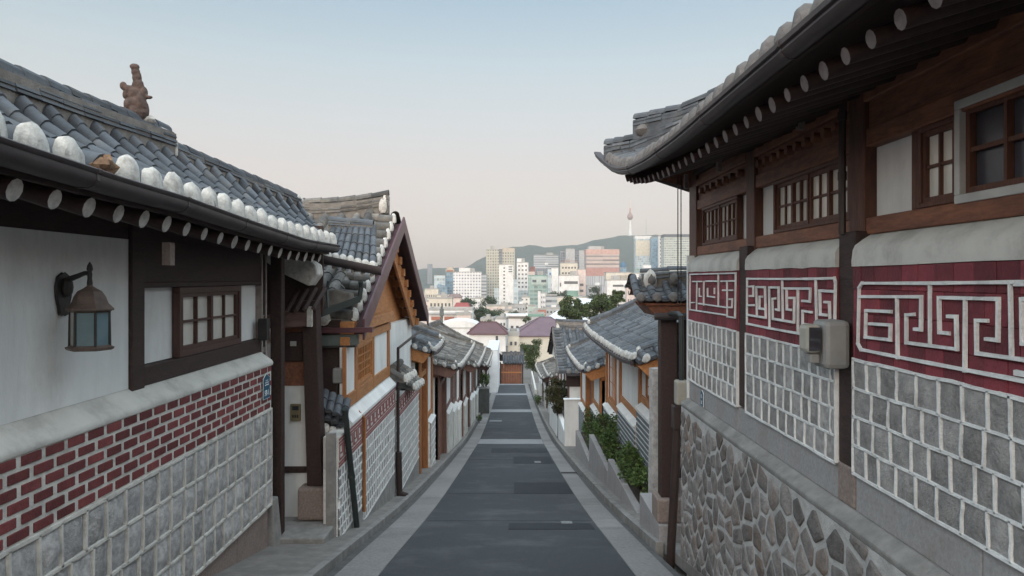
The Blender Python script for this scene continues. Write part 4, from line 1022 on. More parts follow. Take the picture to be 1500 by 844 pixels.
# recess with a meter and a small tiled wall between the gate and the orange house
T = thing('tiled_wall', 'short wall under dark tiles between the dark gate post and the orange house', 'wall', (-2.6, 10.6, gz(10.6)))
m = MB(); m.box(-2.75, -2.33, 10.5, 10.7, gz(10.6) - .1, -2.0); m.build('wall', conc, T)
m = MB(); c = MB()
for k in range(5):
    for q in range(3):
        a = V((-2.76 + .1 * k + .03 * q, 10.3 - .02 * q, -2.0 + .12 * q - .04 * k)); roll(m, [a, a + V((-.03, .35, .2))], (1, 0, 0), (0, -.4, .9), .055, 2)
        if q == 0: c = MB(); cap_mesh(c, a, (1, 0, 0), (0, -1, 0), .055, drop=.9); c.build('end_cap', limecap, T, smooth=True)
m.build('tile_stack', tile, T, smooth=True)
T = thing('gas_meter', 'grey gas meter box in the dark recess under the orange house eave', 'gas meter', (-2.42, 10.8, -1.4))
m = MB(); m.box(-2.56, -2.4, 10.7, 10.85, -1.5, -1.28); m.build('case', plasticG, T, bevel=.02)
m = MB(); m.tube([(-2.5, 10.78, -1.5), (-2.52, 10.75, -1.7), (-2.44, 10.72, -1.95)], .012, 8); m.tube([(-2.44, 10.78, -1.28), (-2.42, 10.78, -1.1)], .012, 8); m.build('pipe', iron, T, smooth=True)
pipe('rain_pipe', 'thick black rain pipe leaning along the lane wall next to the left gate', [(-2.19, 10.62, gz(10.6)), (-2.19, 10.25, -2.7), (-2.2, 9.88, -1.72)], .042, pipeG, n=12, joints=[(-2.19, 10.25, -2.7)])
pipe('rain_pipe', 'thin orange brown rain pipe on the fret band of the left lane wall', [(-2.22, 11.28, -3.5), (-2.22, 11.28, -2.1), (-2.28, 11.15, -1.98)], .026, orangeV)
pipe('rain_pipe', 'slender brown pipe from the orange gable that thickens near the kerb', [(-2.2, 14.5, gz(14.5) + .05), (-2.2, 14.5, -2.0), (-2.2, 14.5, -1.35), (-2.1, 17.2, -1.2)], [.03, .03, .028, .028], steelB)
m = MB()
T = thing('pipe_sleeve', 'dark protective sleeve at the foot of the brown pipe on the left wall', 'pipe', (-2.18, 14.45, gz(14.5)))
m = MB(); m.tube([(-2.17, 14.5, gz(14.5) + .0), (-2.19, 14.5, -3.35)], .06, 12); m.build('sleeve', steelB, T, smooth=True)
m = MB(); m.tube([(-2.17, 14.5, gz(14.5) + .1), (-2.02, 14.45, gz(14.5) + .06)], .055, 10); m.build('spout', steelB, T, smooth=True)
for k, (a, b, lb) in enumerate(((15.0, -1.98, 'upper little tiled hood with white tile ends on the left lane wall'), (16.3, -2.32, 'lower little tiled hood with white tile ends on the left lane wall'))):
    T = thing('tiled_hood', lb, 'tiled hood', (-2.2, a, b))
    m = MB(); c = MB()
    for i in range(5):
        p = V((-2.06 + .015 * i, a - .5 + .22 * i, b)); roll(m, [p, p + V((-.3, 0, .2))], (0, 1, 0), (.5, 0, .8), .075, 2); c = MB(); cap_mesh(c, p, (0, 1, 0), (1, 0, 0), .075, drop=.9); c.build('end_cap', limecap, T, smooth=True)
    m.sweep([(-2.2, a - .55, b + .02), (-2.2, a + .5, b + .02)], [(-.2, 0), (.14, -.06), (.14, -.02), (-.16, .2)], (1, 0, 0))
    rr = m.build('tiles', tileW, T, smooth=True)
    m = MB(); m.tube([(-2.3, a - .5, b + .26), (-2.3, a + .5, b + .26)], .07, 8); m.build('ridge', tileW, rr, smooth=True)

# ================================================================== houses stepping down the lane (ridge along the lane)
def lane_house(sgn, label, Y0, Y1, Xw, Xe, ze, run, slope, wood, woodV, tm, bays, capsmode='one', pitch=.29, rad=.06, hl=1.45, gut_=True, name='hanok_house', wallm=plaster, lower='plain', beamz=.35, group=None, verge=True, eave_drop=.0):
    T = thing(name, label, 'house', (sgn * (Xw + 1), (Y0 + Y1) / 2, gz((Y0 + Y1) / 2)), group)
    Xr = Xe + run; zr = ze + run * slope; L = Y1 - Y0
    vg = .42 if verge else 0
    e = lambda s: V((sgn * Xe, Y0 + vg + (L - vg) * s, ze + .1 * (2 * s - 1) ** 4 - eave_drop * s)); r = lambda s: V((sgn * Xr, Y0 + vg + (L - vg) * s, zr - eave_drop * s))
    ro = tiled_slope(T, e, r, max(4, int((L - vg) / pitch)), 9, rad, tm, (0, 1, 0), .1, None, (-sgn, 0, 0), limegrey, capsmode, .4)
    m = MB(); m.quad((sgn * Xr, Y0, zr), (sgn * Xr, Y1, zr - eave_drop), (sgn * (Xr + run), Y1, ze + .3), (sgn * (Xr + run), Y0, ze + .3)); m.build('rear_slope', tm, T)
    P = lambda t, y: V((sgn * (Xe + run * t), y, ze + .1 + (zr - ze - .1) * t - .1 * 4 * t * (1 - t)))
    if verge:
        k = int(math.hypot(run, zr - ze) / .27); m = MB(); c = MB()
        for i in range(k):
            p = P((i + .4) / k, Y0 - .05); d = (P((i + .6) / k, Y0) - P((i + .4) / k, Y0)).normalized(); nr = V((-d.z * sgn, 0, abs(d.x)))
            roll(m, [p, p + V((0, .55, .06))], d, nr, rad, 2); c = MB(); cap_mesh(c, p - Z * .01, d, (0, -1, 0), rad, drop=.8); c.build('end_cap', limegrey, ro, smooth=True)
        for i in range(8): a, b = P(i / 8, Y0), P((i + 1) / 8, Y0); m.hexa([a - Z * .06, b - Z * .06, b + V((0, .5, -.04)), a + V((0, .5, -.04))], [a + Z * .0, b + Z * .0, b + V((0, .5, .02)), a + V((0, .5, .02))])
        m.build('verge_tiles', tm, ro, smooth=True)
        ridge(T, [P(.04 + .96 * j / 6, Y0 + .5) + Z * .03 for j in range(7)], .18, 1, .05, .08, tm, (0, 1, 0), ridgemort, ro, 'descending_ridge')
        ridge(T, [P(.04 + .96 * j / 6, Y1 - .25) + Z * (.05 - eave_drop) for j in range(7)], .18, 1, .05, .08, tm, (0, 1, 0), ridgemort, ro, 'descending_ridge')
        for q_ in (P(.04, Y0 + .5) + Z * .07, P(.04, Y1 - .25) + Z * (.07 - eave_drop)): m = MB(); m.ell(q_, .07, .08, .08, jit=.15); m.build('ridge_plaster', limecap, ro, smooth=True)
        for y in (Y0 + .06,):                        # gable board and gable wall
            m = MB(); m.prism([P(.0, y) - Z * .1, P(.5, y) - Z * .1, P(1, y) - Z * .1, P(1, y) - Z * .42, P(.5, y) - Z * .42, P(.08, y) - Z * .36], (0, .06, 0)); m.build('bargeboard', wood, T)
    ridge(T, [(sgn * Xr, Y0, zr + .02), (sgn * Xr, (Y0 + Y1) / 2, zr - .03), (sgn * Xr, Y1, zr + .02 - eave_drop)], .26, 3, .05, .08, tm, (1, 0, 0), ridgemort, ro)
    zt = ze + (Xw - Xe) * slope - .12
    zc = min(zt - .3, gz(Y0 + .3) + hl)
    m = MB(); m.prism([(sgn * Xw, Y0 + .3, gz(Y0)), (sgn * Xw, Y0 + .3, zt), (sgn * (Xr), Y0 + .3, zr - .25), (sgn * (Xr + run), Y0 + .3, zt), (sgn * (Xr + run), Y0 + .3, gz(Y0) - 1)], (0, .1, 0)); m.build('gable_wall', wallm, T)
    m = MB(); m.prism([(sgn * (Xw - .03), Y0 + .27, ze - .0), (sgn * (Xr + .5), Y0 + .27, ze - .0), (sgn * (Xr + .5), Y0 + .27, ze - .22), (sgn * (Xw - .03), Y0 + .27, ze - .22)], (0, .06, 0)); m.build('tie_beam', wood, T)
    pl = (planeR if sgn > 0 else planeL)(Xw)
    y = Y0 + .3; n = len(bays); bl = (Y1 - .3 - y) / n
    for i, kind in enumerate(bays):
        a, b = y + i * bl, y + (i + 1) * bl; zg = gz((a + b) / 2); zl = zg + hl; zt_ = zt - eave_drop * (i + .5) / n
        post(T, pl, a, a + .2, gz(a) - .1, zt_, -.1, .05, woodV)
        if i == n - 1: post(T, pl, b - .18, b, gz(b) - .1, zt_, -.1, .05, woodV)
        beam(T, pl, a + .2, b, zt_ - .24, zt_ - .02, -.1, .04, wood)
        if kind == 'gate':
            panel(T, pl, a + .2, b, gz(b), zt_ - .24, -.14, -.08, redwood, 'gate_leaf'); beam(T, pl, a + .2, b, zt_ - .7, zt_ - .56, -.1, .02, wood); continue
        if kind == 'white':
            panel(T, pl, a + .2, b, gz(b) - .1, zt_ - .24, -.14, .02, wallm); continue
        beam(T, pl, a + .2, b, zl + .1, zl + .24, -.1, .035, wood)
        panel(T, pl, a + .2, b, zl + .24, zt_ - .24, -.14, .0, wallm)
        if kind == 'window' and zt_ - zl > .8:
            hanok_window(T, pl, a + .2 + (b - a) * .25, b - (b - a) * .2, zl + .24, zt_ - .24, 6, 4, .05, woodV, MATS['amber paper pane'] if wood is orange else glassP, 2, .03)
        m = MB(); m.prism([pl(a + .2, zl, -.14), pl(a + .2, zl, .14), pl(a + .2, zl + .1, .0), pl(a + .2, zl + .1, -.14)], (0, b - a - .2, 0)); m.build('lime_ledge', plaster, T)
        if lower == 'stripes':
            m = MB(); slab(m, pl, a + .2, b, gz(b) - .2, zl, -.1, .1); w = m.build('lower_wall', plaster, T)
            m = MB(); zz = zg - .3
            while zz < zl - .06: slab(m, pl, a + .2, b, zz, zz + .055, .09, .116); zz += .1
            m.build('grey_courses', M('blue grey tile course', (.13, .15, .165), (.1, .115, .128), .7, 5), w)
        elif lower == 'stone':
            ms = MB(); mj = MB(); stone_courses(ms, mj, planeR(Xw - .12) if sgn > 0 else planeL(Xw - .12), a + .2, b, gz(b) + .05, zl - .01, 7, .16, .24, .03, .008, .15, .008, 2, .003)
            w = mj.build('jointed_stone_wall', mortarW, T, smooth=True); ms.build('wall_stones', stG, w, smooth=True)
            m = MB(); slab(m, pl, a + .2, b, gz(b) - .3, gz(b) + .05, -.05, .125); m.build('footing', conc, T)
        else:
            m = MB(); slab(m, pl, a + .2, b, gz(b) - .3, zl - .001, -.1, .1); m.build('lower_wall', plasterL, T)
    if gut_:
        m = MB(); m.sweep([e(j / 10) + V((-sgn * .02, 0, -.05)) for j in range(11)], [(0, 0), (-sgn * .06, 0), (-sgn * .05, -.06), (0, -.07)], (1, 0, 0)); m.build('gutter', gut, T)
    nr_ = min(60, int(L / .34))
    for i in range(nr_):
        p = e((i + .5) / nr_) + V((sgn * .06, 0, -.13)); m = MB(); m.tube([p, p + V((sgn * (Xw - Xe + .1), 0, (Xw - Xe) * .35))], .04, 8, 0, 1); m.build('rafter', [wood, limecap], ro, smooth=True)
    return T
greywood = M('greyed pink timber', (.2, .115, .095), (.13, .078, .068), .7, 5, bump=.25, bs=14, st=(5, 5, 1), isl=.1)
lane_house(-1, 'low orange timber gatehouse on the left just below the maroon gable', 18.2, 21.7, 2.3, 2.0, -1.85, 2.0, .5, orange, orangeV, tile, ['gate', 'stone'], 'parts', lower='stone', hl=1.3)
lane_house(-1, 'left lane house with weathered tile slope and pinkish timber below the orange gatehouse', 22, 31.6, 2.2, 1.6, -2.72, 2.7, .4, greywood, greywood, tileW, ['gate', 'plain', 'window', 'plain'], 'parts', lower='plain', eave_drop=.12)
lane_house(-1, 'second weathered tile house from the far end of the left row', 32, 42.5, 2.15, 1.5, -3.85, 2.6, .55, greywood, greywood, tileW, ['plain', 'gate', 'plain', 'window'], eave_drop=.15)
lane_house(-1, 'last tiled house at the far end of the left row above the green cabinet', 43, 57, 2.15, 1.5, -5.1, 2.6, .5, darkwood, darkwood, tileW, ['plain', 'window', 'gate', 'plain'], eave_drop=.5)
R2 = lane_house(1, 'first low house on the right, orange posts and striped lower wall beyond dark gate', 11.5, 20, 2.5, 1.95, -1.36, 2.4, .54, orange, orangeV, tile, ['window', 'plain', 'window'], 'parts', lower='stripes', hl=1.55)
lane_house(1, 'second low house on the right with orange posts, its eave lower than the first', 20.6, 27.2, 2.5, 2.0, -2.62, 2.2, .54, orange, orangeV, tile, ['plain', 'gate', 'plain'], 'parts', lower='stripes', hl=1.5)
R4, ro4, P4 = cross_house(1, 'hanok_house', 'house on the right with dark tiles falling to the lane behind the white wall', 'house', 34, -2.25, 30, -3.75, 38, -3.75, 1.85, 4.6, .3, .085, tile, capgrey, None, darkwood, rise=.05, ridgel=4, rh=.07, capsmode='one')
m = MB(); m.box(2.35, 6.2, 30.6, 37.6, gz(37) - .3, -3.7); m.prism([(2.0, 30.4, -3.75), (2.0, 34, -2.4), (2.0, 37.6, -3.75)], (4.1, 0, 0)); m.build('house_body', plaster, R4)
for y in (30.7, 33, 35.2, 37.4): m = MB(); m.box(2.28, 2.42, y, y + .2, gz(y) - .2, -3.75); m.build('post', greywood, R4)
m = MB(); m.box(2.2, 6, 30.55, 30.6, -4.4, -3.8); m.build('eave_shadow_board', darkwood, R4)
m = MB(); m.bar((2.2, 29.95, -3.85), (6.2, 29.95, -3.85), .1, .08); m.build('gutter', gut, R4)
lane_house(1, 'grey tiled house on the right beyond the dark round tree', 39, 47.5, 2.35, 1.95, -5.2, 2.2, .45, greywood, greywood, tileW, ['plain', 'window', 'plain'], eave_drop=.3)
lane_house(1, 'last tiled house on the right before the gate that closes the lane', 49, 62, 2.3, 1.95, -6.6, 2.2, .45, darkwood, darkwood, tileW, ['plain', 'gate', 'window', 'plain'], eave_drop=.6)
lane_house(-1, 'pale plaster house behind the green cabinet with a small tiled roof', 58, 64, 2.0, 1.75, -6.9, 2.0, .4, darkwood, darkwood, tileW, ['white', 'white'])
# white garden walls
def gwall(label, x0, x1, y0, y1, ztop, cap=True, mat=plaster):
    T = thing('garden_wall', label, 'wall', ((x0 + x1) / 2, (y0 + y1) / 2, gz(y1)))
    m = MB(); m.hexa([(x0, y0, gz(y0) - .2), (x1, y0, gz(y0) - .2), (x1, y1, gz(y1) - .2), (x0, y1, gz(y1) - .2)], [(x0, y0, ztop), (x1, y0, ztop), (x1, y1, ztop), (x0, y1, ztop)]); m.build('wall', mat, T, bevel=.01)
    if cap: m = MB(); m.box(x0 - .03, x1 + .03, y0 - .03, y1 + .03, ztop + .001, ztop + .05); m.build('coping', mat, T, bevel=.01)
gwall('plain bluish white garden wall beside the orange posts of the second right house', 1.92, 2.75, 27.4, 27.65, gz(27.5) + 1.75)
gwall('long whitewashed wall along the right edge below the dark tiles', 1.93, 2.1, 27.7, 38.6, gz(30) + .9, False)
gwall('tall blue white wall at the lower left end of the lane', -2.2, -1.25, 65, 75, gz(70) + 4.0, True, M('cool white render', (.58, .62, .66), (.5, .54, .58), .85, 1.5))
gwall('low pale wall along the right side near the closing gate', 1.9, 2.05, 62.5, 75, gz(66) + .7, False, plasterL)
# gate closing the lane
T, roE, PE = cross_house(1, 'gate', 'brown plank gate under a grey tile roof closing the far end of the lane', 'gate', 77.6, gz(76) + 2.9, 76.2, gz(76) + 2.05, 79, gz(76) + 2.05, -1.3, 2.5, .24, .08, tileN, None, None, darkwood, verge=False, rise=0, ridgel=2)
m = MB(); 
for k in range(8): m.box(-1.1 + .26 * k, -.85 + .26 * k, 76.7, 76.76, gz(76) - .1, gz(76) + 1.95)
m.build('plank_leaf', redwood, T)
m = MB(); m.box(-1.1, .98, 76.64, 76.7, gz(76) + 1.0, gz(76) + 1.12); m.build('cross_bar', orange, T)
for x in (-1.25, 1.0): m = MB(); m.box(x, x + .15, 76.6, 76.8, gz(76) - .2, gz(76) + 2.1); m.build('post', darkwood, T)

# ================================================================== dark gate on the right next to the big house
T, roG, PG = cross_house(1, 'gate', 'dark timber gate with its own small tiled roof between the right houses', 'gate', 9.75, .02, 9.15, -.24, 10.05, -.12, 1.55, 2.2, .19, .05, tile, capgrey, None, redwood, rise=-.05, ridgel=2, rh=.045, vl=.02, nt=4, verge=False)
for q_ in ((1.78, 9.6, -.02), (2.06, 9.56, -.01)): m = MB(); m.ell(q_, .06, .07, .08, jit=.12); m.build('ridge_end_plaster', capgrey, roG, smooth=True)
m = MB(); m.prism([(1.62, 9.2, -.3), (3.2, 9.2, -.3), (3.2, 9.2, -.46), (1.76, 9.2, -.46)], (0, .8, 0)); m.build('eave_beams', redwood, T, bevel=.01)
m = MB(); m.tube([(1.73, 9.12, -.46), (3.2, 9.12, -.46)], .045, 10); m.build('gutter', gut, T, smooth=True)
for x, y in ((1.85, 9.33), (2.3, 10.2)):
    m = MB(); m.box(x, x + .2, y, y + .2, -2.72, -.3); m.build('post', darkwood, T, bevel=.012)
    m = MB(); m.box(x - .06, x + .28, y - .08, y + .3, -3.02, -2.722); m.build('plinth_stone', graniteP, T, bevel=.025)
m = MB(); m.box(1.8, 3.2, 9.2, 10.6, gz(9.2) - .3, -3.022); m.build('step', granite, T, bevel=.015)
panel(T, planeY(10.25), 2.06, 3.2, -3.0, -.6, -.05, 0, darkwood, 'gate_leaf')
for z in (-.9, -1.9): beam(T, planeY(10.25), 2.06, 3.2, z, z + .12, 0, .04, darkwood, name='cross_bar')
T = thing('stone_pillar', 'rough grey stone pillar behind the dark gate post on the right', 'pillar', (2.05, 11.2, gz(11.2)))
m = MB(); m.tube([(2.1, 10.9, gz(11)), (2.1, 10.9, -2.6), (2.11, 10.9, -2), (2.1, 10.9, -1.3)], [.13, .125, .12, .115], 5); m.build('shaft', stoneD, T, bevel=.015)
m = MB(); m.box(1.98, 2.24, 10.76, 11.04, gz(11) - .2, gz(11) + .35); m.build('base', granite, T, bevel=.02)
# planters with shrubs along the right wall
def planter(label, y0, y1, ztop, x0=1.98, x1=2.44):
    T = thing('planter', label, 'planter', (x0, (y0 + y1) / 2, gz(y0)))
    m = MB(); y = y0
    while y < y1:
        b = min(y + random.uniform(.8, 1.1), y1); m.hexa([(x0, y + .005, gz(y) - .2), (x0 + .14, y + .005, gz(y) - .2), (x0 + .14, b - .005, gz(b) - .2), (x0, b - .005, gz(b) - .2)], [(x0 + .01, y + .005, ztop), (x0 + .14, y + .005, ztop), (x0 + .14, b - .005, ztop + random.uniform(-.015, .015)), (x0 + .01, b - .005, ztop)]); y = b
    m.build('stone_edge', granite, T, bevel=.015)
    m = MB(); m.box(x0, x1, y0 - .12, y0, gz(y0) - .2, ztop + .02); m.build('end_stone', granite, T, bevel=.015)
    m = MB(); m.hexa([(x0 + .145, y0, gz(y0) - .2), (x1, y0, gz(y0) - .2), (x1, y1, gz(y1) - .2), (x0 + .145, y1, gz(y1) - .2)], [(x0 + .145, y0, ztop - .06), (x1, y0, ztop - .06), (x1, y1, ztop - .06), (x0 + .145, y1, ztop - .06)]); m.build('soil', M('soil', (.06, .045, .035), (.04, .03, .025), .95, 9, bump=.5), T)
def shrub(label, x, y, z, rx, ry, h, n, mat=leafA, size=.04, group=None, name='shrub'):
    T = thing(name, label, 'shrub', (x, y, z), group)
    m = MB()
    for k in range(7):
        a = random.uniform(0, 6.28); m.tube([(x, y, z - .03), (x + .3 * rx * math.cos(a), y + .3 * ry * math.sin(a), z + h * .5), (x + .7 * rx * math.cos(a), y + .7 * ry * math.sin(a), z + h * .85)], [.012, .009, .004], 5)
    m.build('stems', bark, T)
    m = MB(); C = [(random.uniform(-.75, .75) * rx, random.uniform(-.75, .75) * ry, random.uniform(.25, .85) * h, random.uniform(.18, .36)) for _ in range(16)]
    P = []
    for _ in range(n):
        c = random.choice(C); d = V((random.gauss(0, 1), random.gauss(0, 1), random.gauss(0, 1))).normalized() * random.uniform(.5, 1) * c[3]
        P.append((x + c[0] + d.x * rx * 1.2, y + c[1] + d.y * ry, max(z - .05, z + c[2] + d.z * h * .8)))
    m.leaves(P, size); m.build('foliage', mat, T)
    return T
planter('long stone planter with green shrubs nearest the dark right gate', 11.6, 15.6, -3.74)
planter('shorter stone planter with shrubs further down the right side', 15.75, 19.4, -4.02)
planter('small stone planter farthest down beside the white garden wall', 19.6, 23.5, -4.75)
yy = 11.95; k = 0
SH = [(12.1, -3.8, .42), (12.8, -3.8, .5), (13.5, -3.8, .56), (14.2, -3.8, .6), (14.95, -3.8, .56), (16.6, -4.08, .8), (17.5, -4.08, .95), (18.5, -4.08, .8), (20.8, -4.8, .95), (22.1, -4.8, 1.0)]
for i, (y, z, h) in enumerate(SH):
    lb = ['leafy green shrub packed in the long planter nearest the dark right gate', 'taller leafy green shrub in the shorter planter on the right', 'leafy green shrub in the small planter beside the white garden wall'][0 if i < 5 else 1 if i < 8 else 2]
    shrub(lb, 2.3, y, z, .3, .5, h, 1100, group=['shrubs in the long planter', 'shrubs in the shorter planter', 'shrubs by the white wall'][0 if i < 5 else 1 if i < 8 else 2])
def tree(name, label, x, y, z, th, cr, ch, n, mat, size, group=None, clumps=26, tr=None):
    T = thing(name, label, 'tree', (x, y, z), group)
    tr = tr or cr * .06; m = MB(); cz = z + th + ch * .45
    m.tube([(x, y, z - .3), (x + .02 * cr, y, z + th * .6), (x, y + .03 * cr, cz)], [tr * 1.3, tr, tr * .5], 8)
    C = []
    for k in range(clumps):
        a = random.uniform(0, 6.283); u = random.uniform(-1, 1); rr = random.uniform(.35, .95)
        c = V((x + cr * rr * math.sqrt(1 - u * u) * math.cos(a), y + cr * rr * math.sqrt(1 - u * u) * math.sin(a), z + th + ch * (.5 + .5 * u * rr)))
        C.append((c, random.uniform(.2, .36) * cr))
        if k % 2 == 0: m.tube([(x, y, z + th * .7 + random.uniform(0, .3) * ch), V((x, y, cz)).lerp(c, .6), c], [tr * .4, tr * .22, tr * .08], 5)
    m.build('trunk', bark, T, smooth=True)
    m = MB(); P = []
    for _ in range(n):
        c, r = random.choice(C); d = V((random.gauss(0, 1), random.gauss(0, 1), random.gauss(0, .8))).normalized() * r * random.uniform(.4, 1.05)
        P.append(c + d)
    m.leaves(P, size); m.build('crown', mat, T)
    return T
tree('tree', 'dark bronze green round tree leaning over the right side of the lane', 1.95, 31.5, gz(32), 1.0, .72, 1.7, 5200, leafR, .05, clumps=34, tr=.05)
# cabinet and pots on the left
T = thing('street_cabinet', 'dark green grey street cabinet at the left edge far down the lane', 'cabinet', (-1.75, 46.3, gz(46)))
m = MB(); m.box(-2.1, -1.4, 46, 46.6, gz(46) - .2, gz(46) + 1.5); m.build('body', M('cabinet grey', (.085, .09, .088), (.065, .07, .068), .6, 4), T, bevel=.02)
m = MB(); m.box(-2.14, -1.36, 45.96, 46.64, gz(46) + 1.5, gz(46) + 1.58); m.build('lid', plasticG, T, bevel=.02)
for k in range(2): m = MB(); m.box(-2.06 + .34 * k, -1.76 + .34 * k, 45.985, 46.0, gz(46) + .1, gz(46) + 1.4); m.build('door', MATS['cabinet grey'], T, bevel=.01)
shrub('bushy potted plant standing on the street cabinet', -1.75, 46.3, gz(46) + 1.6, .45, .35, .9, 700, leafA, .06)
shrub('weeds at the foot of the right far wall', 1.8, 52, gz(52) + .05, .3, .6, .7, 500, leafA, .05)
shrub('weeds growing beside the street cabinet on the left verge', -1.75, 40, gz(40) + .05, .2, .4, .4, 300, leafA, .04)
# ================================================================== the city in the valley
def facade(name, wall, glass, px, pz, wx, wz, rough=.35, lit=None, var=.35):
    """regular storeys of glazing set in a wall colour, in the building's own metres"""
    m = bpy.data.materials.new(name); m.use_nodes = True; t = m.node_tree; L = t.links; N = t.nodes.new
    p = t.nodes['Principled BSDF']; tc = N('ShaderNodeTexCoord'); sp = N('ShaderNodeSeparateXYZ'); L.new(tc.outputs['Object'], sp.inputs[0])
    def mth(op, a, b=None):
        n = N('ShaderNodeMath'); n.operation = op
        for i, v in enumerate((a, b)):
            if v is None: continue
            if isinstance(v, (int, float)): n.inputs[i].default_value = v
            else: L.new(v, n.inputs[i])
        return n.outputs[0]
    h = mth('ADD', sp.outputs['X'], sp.outputs['Y']); hx = mth('DIVIDE', h, px); hz = mth('DIVIDE', sp.outputs['Z'], pz)
    fx = mth('FRACT', hx); fz = mth('FRACT', hz)
    msk = mth('MULTIPLY', mth('LESS_THAN', fx, wx), mth('LESS_THAN', fz, wz))
    cb = N('ShaderNodeCombineXYZ'); L.new(mth('FLOOR', hx), cb.inputs[0]); L.new(mth('FLOOR', hz), cb.inputs[1])
    wn = N('ShaderNodeTexWhiteNoise'); wn.noise_dimensions = '2D'; L.new(cb.outputs[0], wn.inputs['Vector'])
    hs = N('ShaderNodeHueSaturation'); hs.inputs['Color'].default_value = tuple(glass) + (1,)
    mr = N('ShaderNodeMapRange'); mr.inputs['To Min'].default_value = 1 - var; mr.inputs['To Max'].default_value = 1 + var * 1.6
    L.new(wn.outputs['Value'], mr.inputs['Value']); L.new(mr.outputs[0], hs.inputs['Value'])
    nz = N('ShaderNodeTexNoise'); nz.inputs['Scale'].default_value = .12; nz.inputs['Detail'].default_value = 6; L.new(tc.outputs['Object'], nz.inputs['Vector'])
    wv = N('ShaderNodeHueSaturation'); wv.inputs['Color'].default_value = tuple(wall) + (1,)
    m2 = N('ShaderNodeMapRange'); m2.inputs['To Min'].default_value = .8; m2.inputs['To Max'].default_value = 1.18; L.new(nz.outputs['Fac'], m2.inputs['Value']); L.new(m2.outputs[0], wv.inputs['Value'])
    mx = N('ShaderNodeMix'); mx.data_type = 'RGBA'; L.new(msk, mx.inputs['Factor']); L.new(wv.outputs[0], mx.inputs['A']); L.new(hs.outputs[0], mx.inputs['B'])
    L.new(mx.outputs['Result'], p.inputs['Base Color'])
    r = N('ShaderNodeMapRange'); r.inputs['To Min'].default_value = .85; r.inputs['To Max'].default_value = rough; L.new(msk, r.inputs['Value']); L.new(r.outputs[0], p.inputs['Roughness'])
    return m
def cm(name, c): return M(name, c, tuple(x * .82 for x in c), .85, .3, stain=tuple(x * .6 for x in c), ss=.15, sa=.5)
whiteC = cm('city white render', (.66, .67, .67)); creamC = cm('city cream render', (.56, .53, .46)); pinkC = cm('city pinkish render', (.58, .49, .46)); greyC = cm('city grey concrete', (.4, .41, .42))
beigeC = cm('city beige stone', (.46, .41, .34)); redC = cm('city red roof', (.27, .075, .07)); brickC = cm('city brick', (.36, .16, .12)); darkC = cm('city dark panel', (.1, .115, .13)); mintC = cm('city mint panel', (.42, .49, .46)); roofC = cm('city flat roof', (.33, .33, .32)); greenR = cm('city green roof coating', (.17, .28, .24)); purpleC = M('purple metal roof', (.14, .095, .115), (.11, .075, .092), .55, .8, bump=.2, bs=3); maroonR = M('maroon metal roof', (.115, .06, .065), (.09, .047, .052), .55, .8, bump=.2, bs=3)
winD = M('city window glass', (.05, .06, .07), (.09, .1, .11), .2, .4, spec=.6)
G = {k: facade('facade ' + k, *v) for k, v in {
    'greenish beige tower': ((.38, .37, .32), (.11, .135, .125), 3.0, 3.4, .55, .55), 'white grid': ((.62, .62, .63), (.22, .24, .27), 3.2, 3.4, .62, .55), 'blue glass': ((.2, .27, .32), (.08, .16, .23), 3, 3.6, .85, .8),
    'pale glass': ((.42, .47, .49), (.24, .31, .34), 3.4, 4, .8, .7), 'mint glass': ((.3, .39, .365), (.15, .24, .23), 4, 3.8, .88, .68), 'grey ribbon': ((.36, .38, .4), (.1, .13, .15), 50, 3.8, 1, .45), 'pink ribbon': ((.42, .35, .33), (.15, .14, .14), 60, 5.2, 1, .4),
    'white ribbon': ((.63, .64, .64), (.2, .23, .25), 40, 3.6, 1, .42), 'dark glass': ((.2, .22, .25), (.06, .08, .1), 3, 3.6, .8, .75), 'steel ribs': ((.36, .38, .4), (.2, .22, .25), 3, 60, .4, 1), 'small windows': ((.58, .57, .54), (.12, .13, .14), 3.4, 3.2, .42, .42)}.items()}
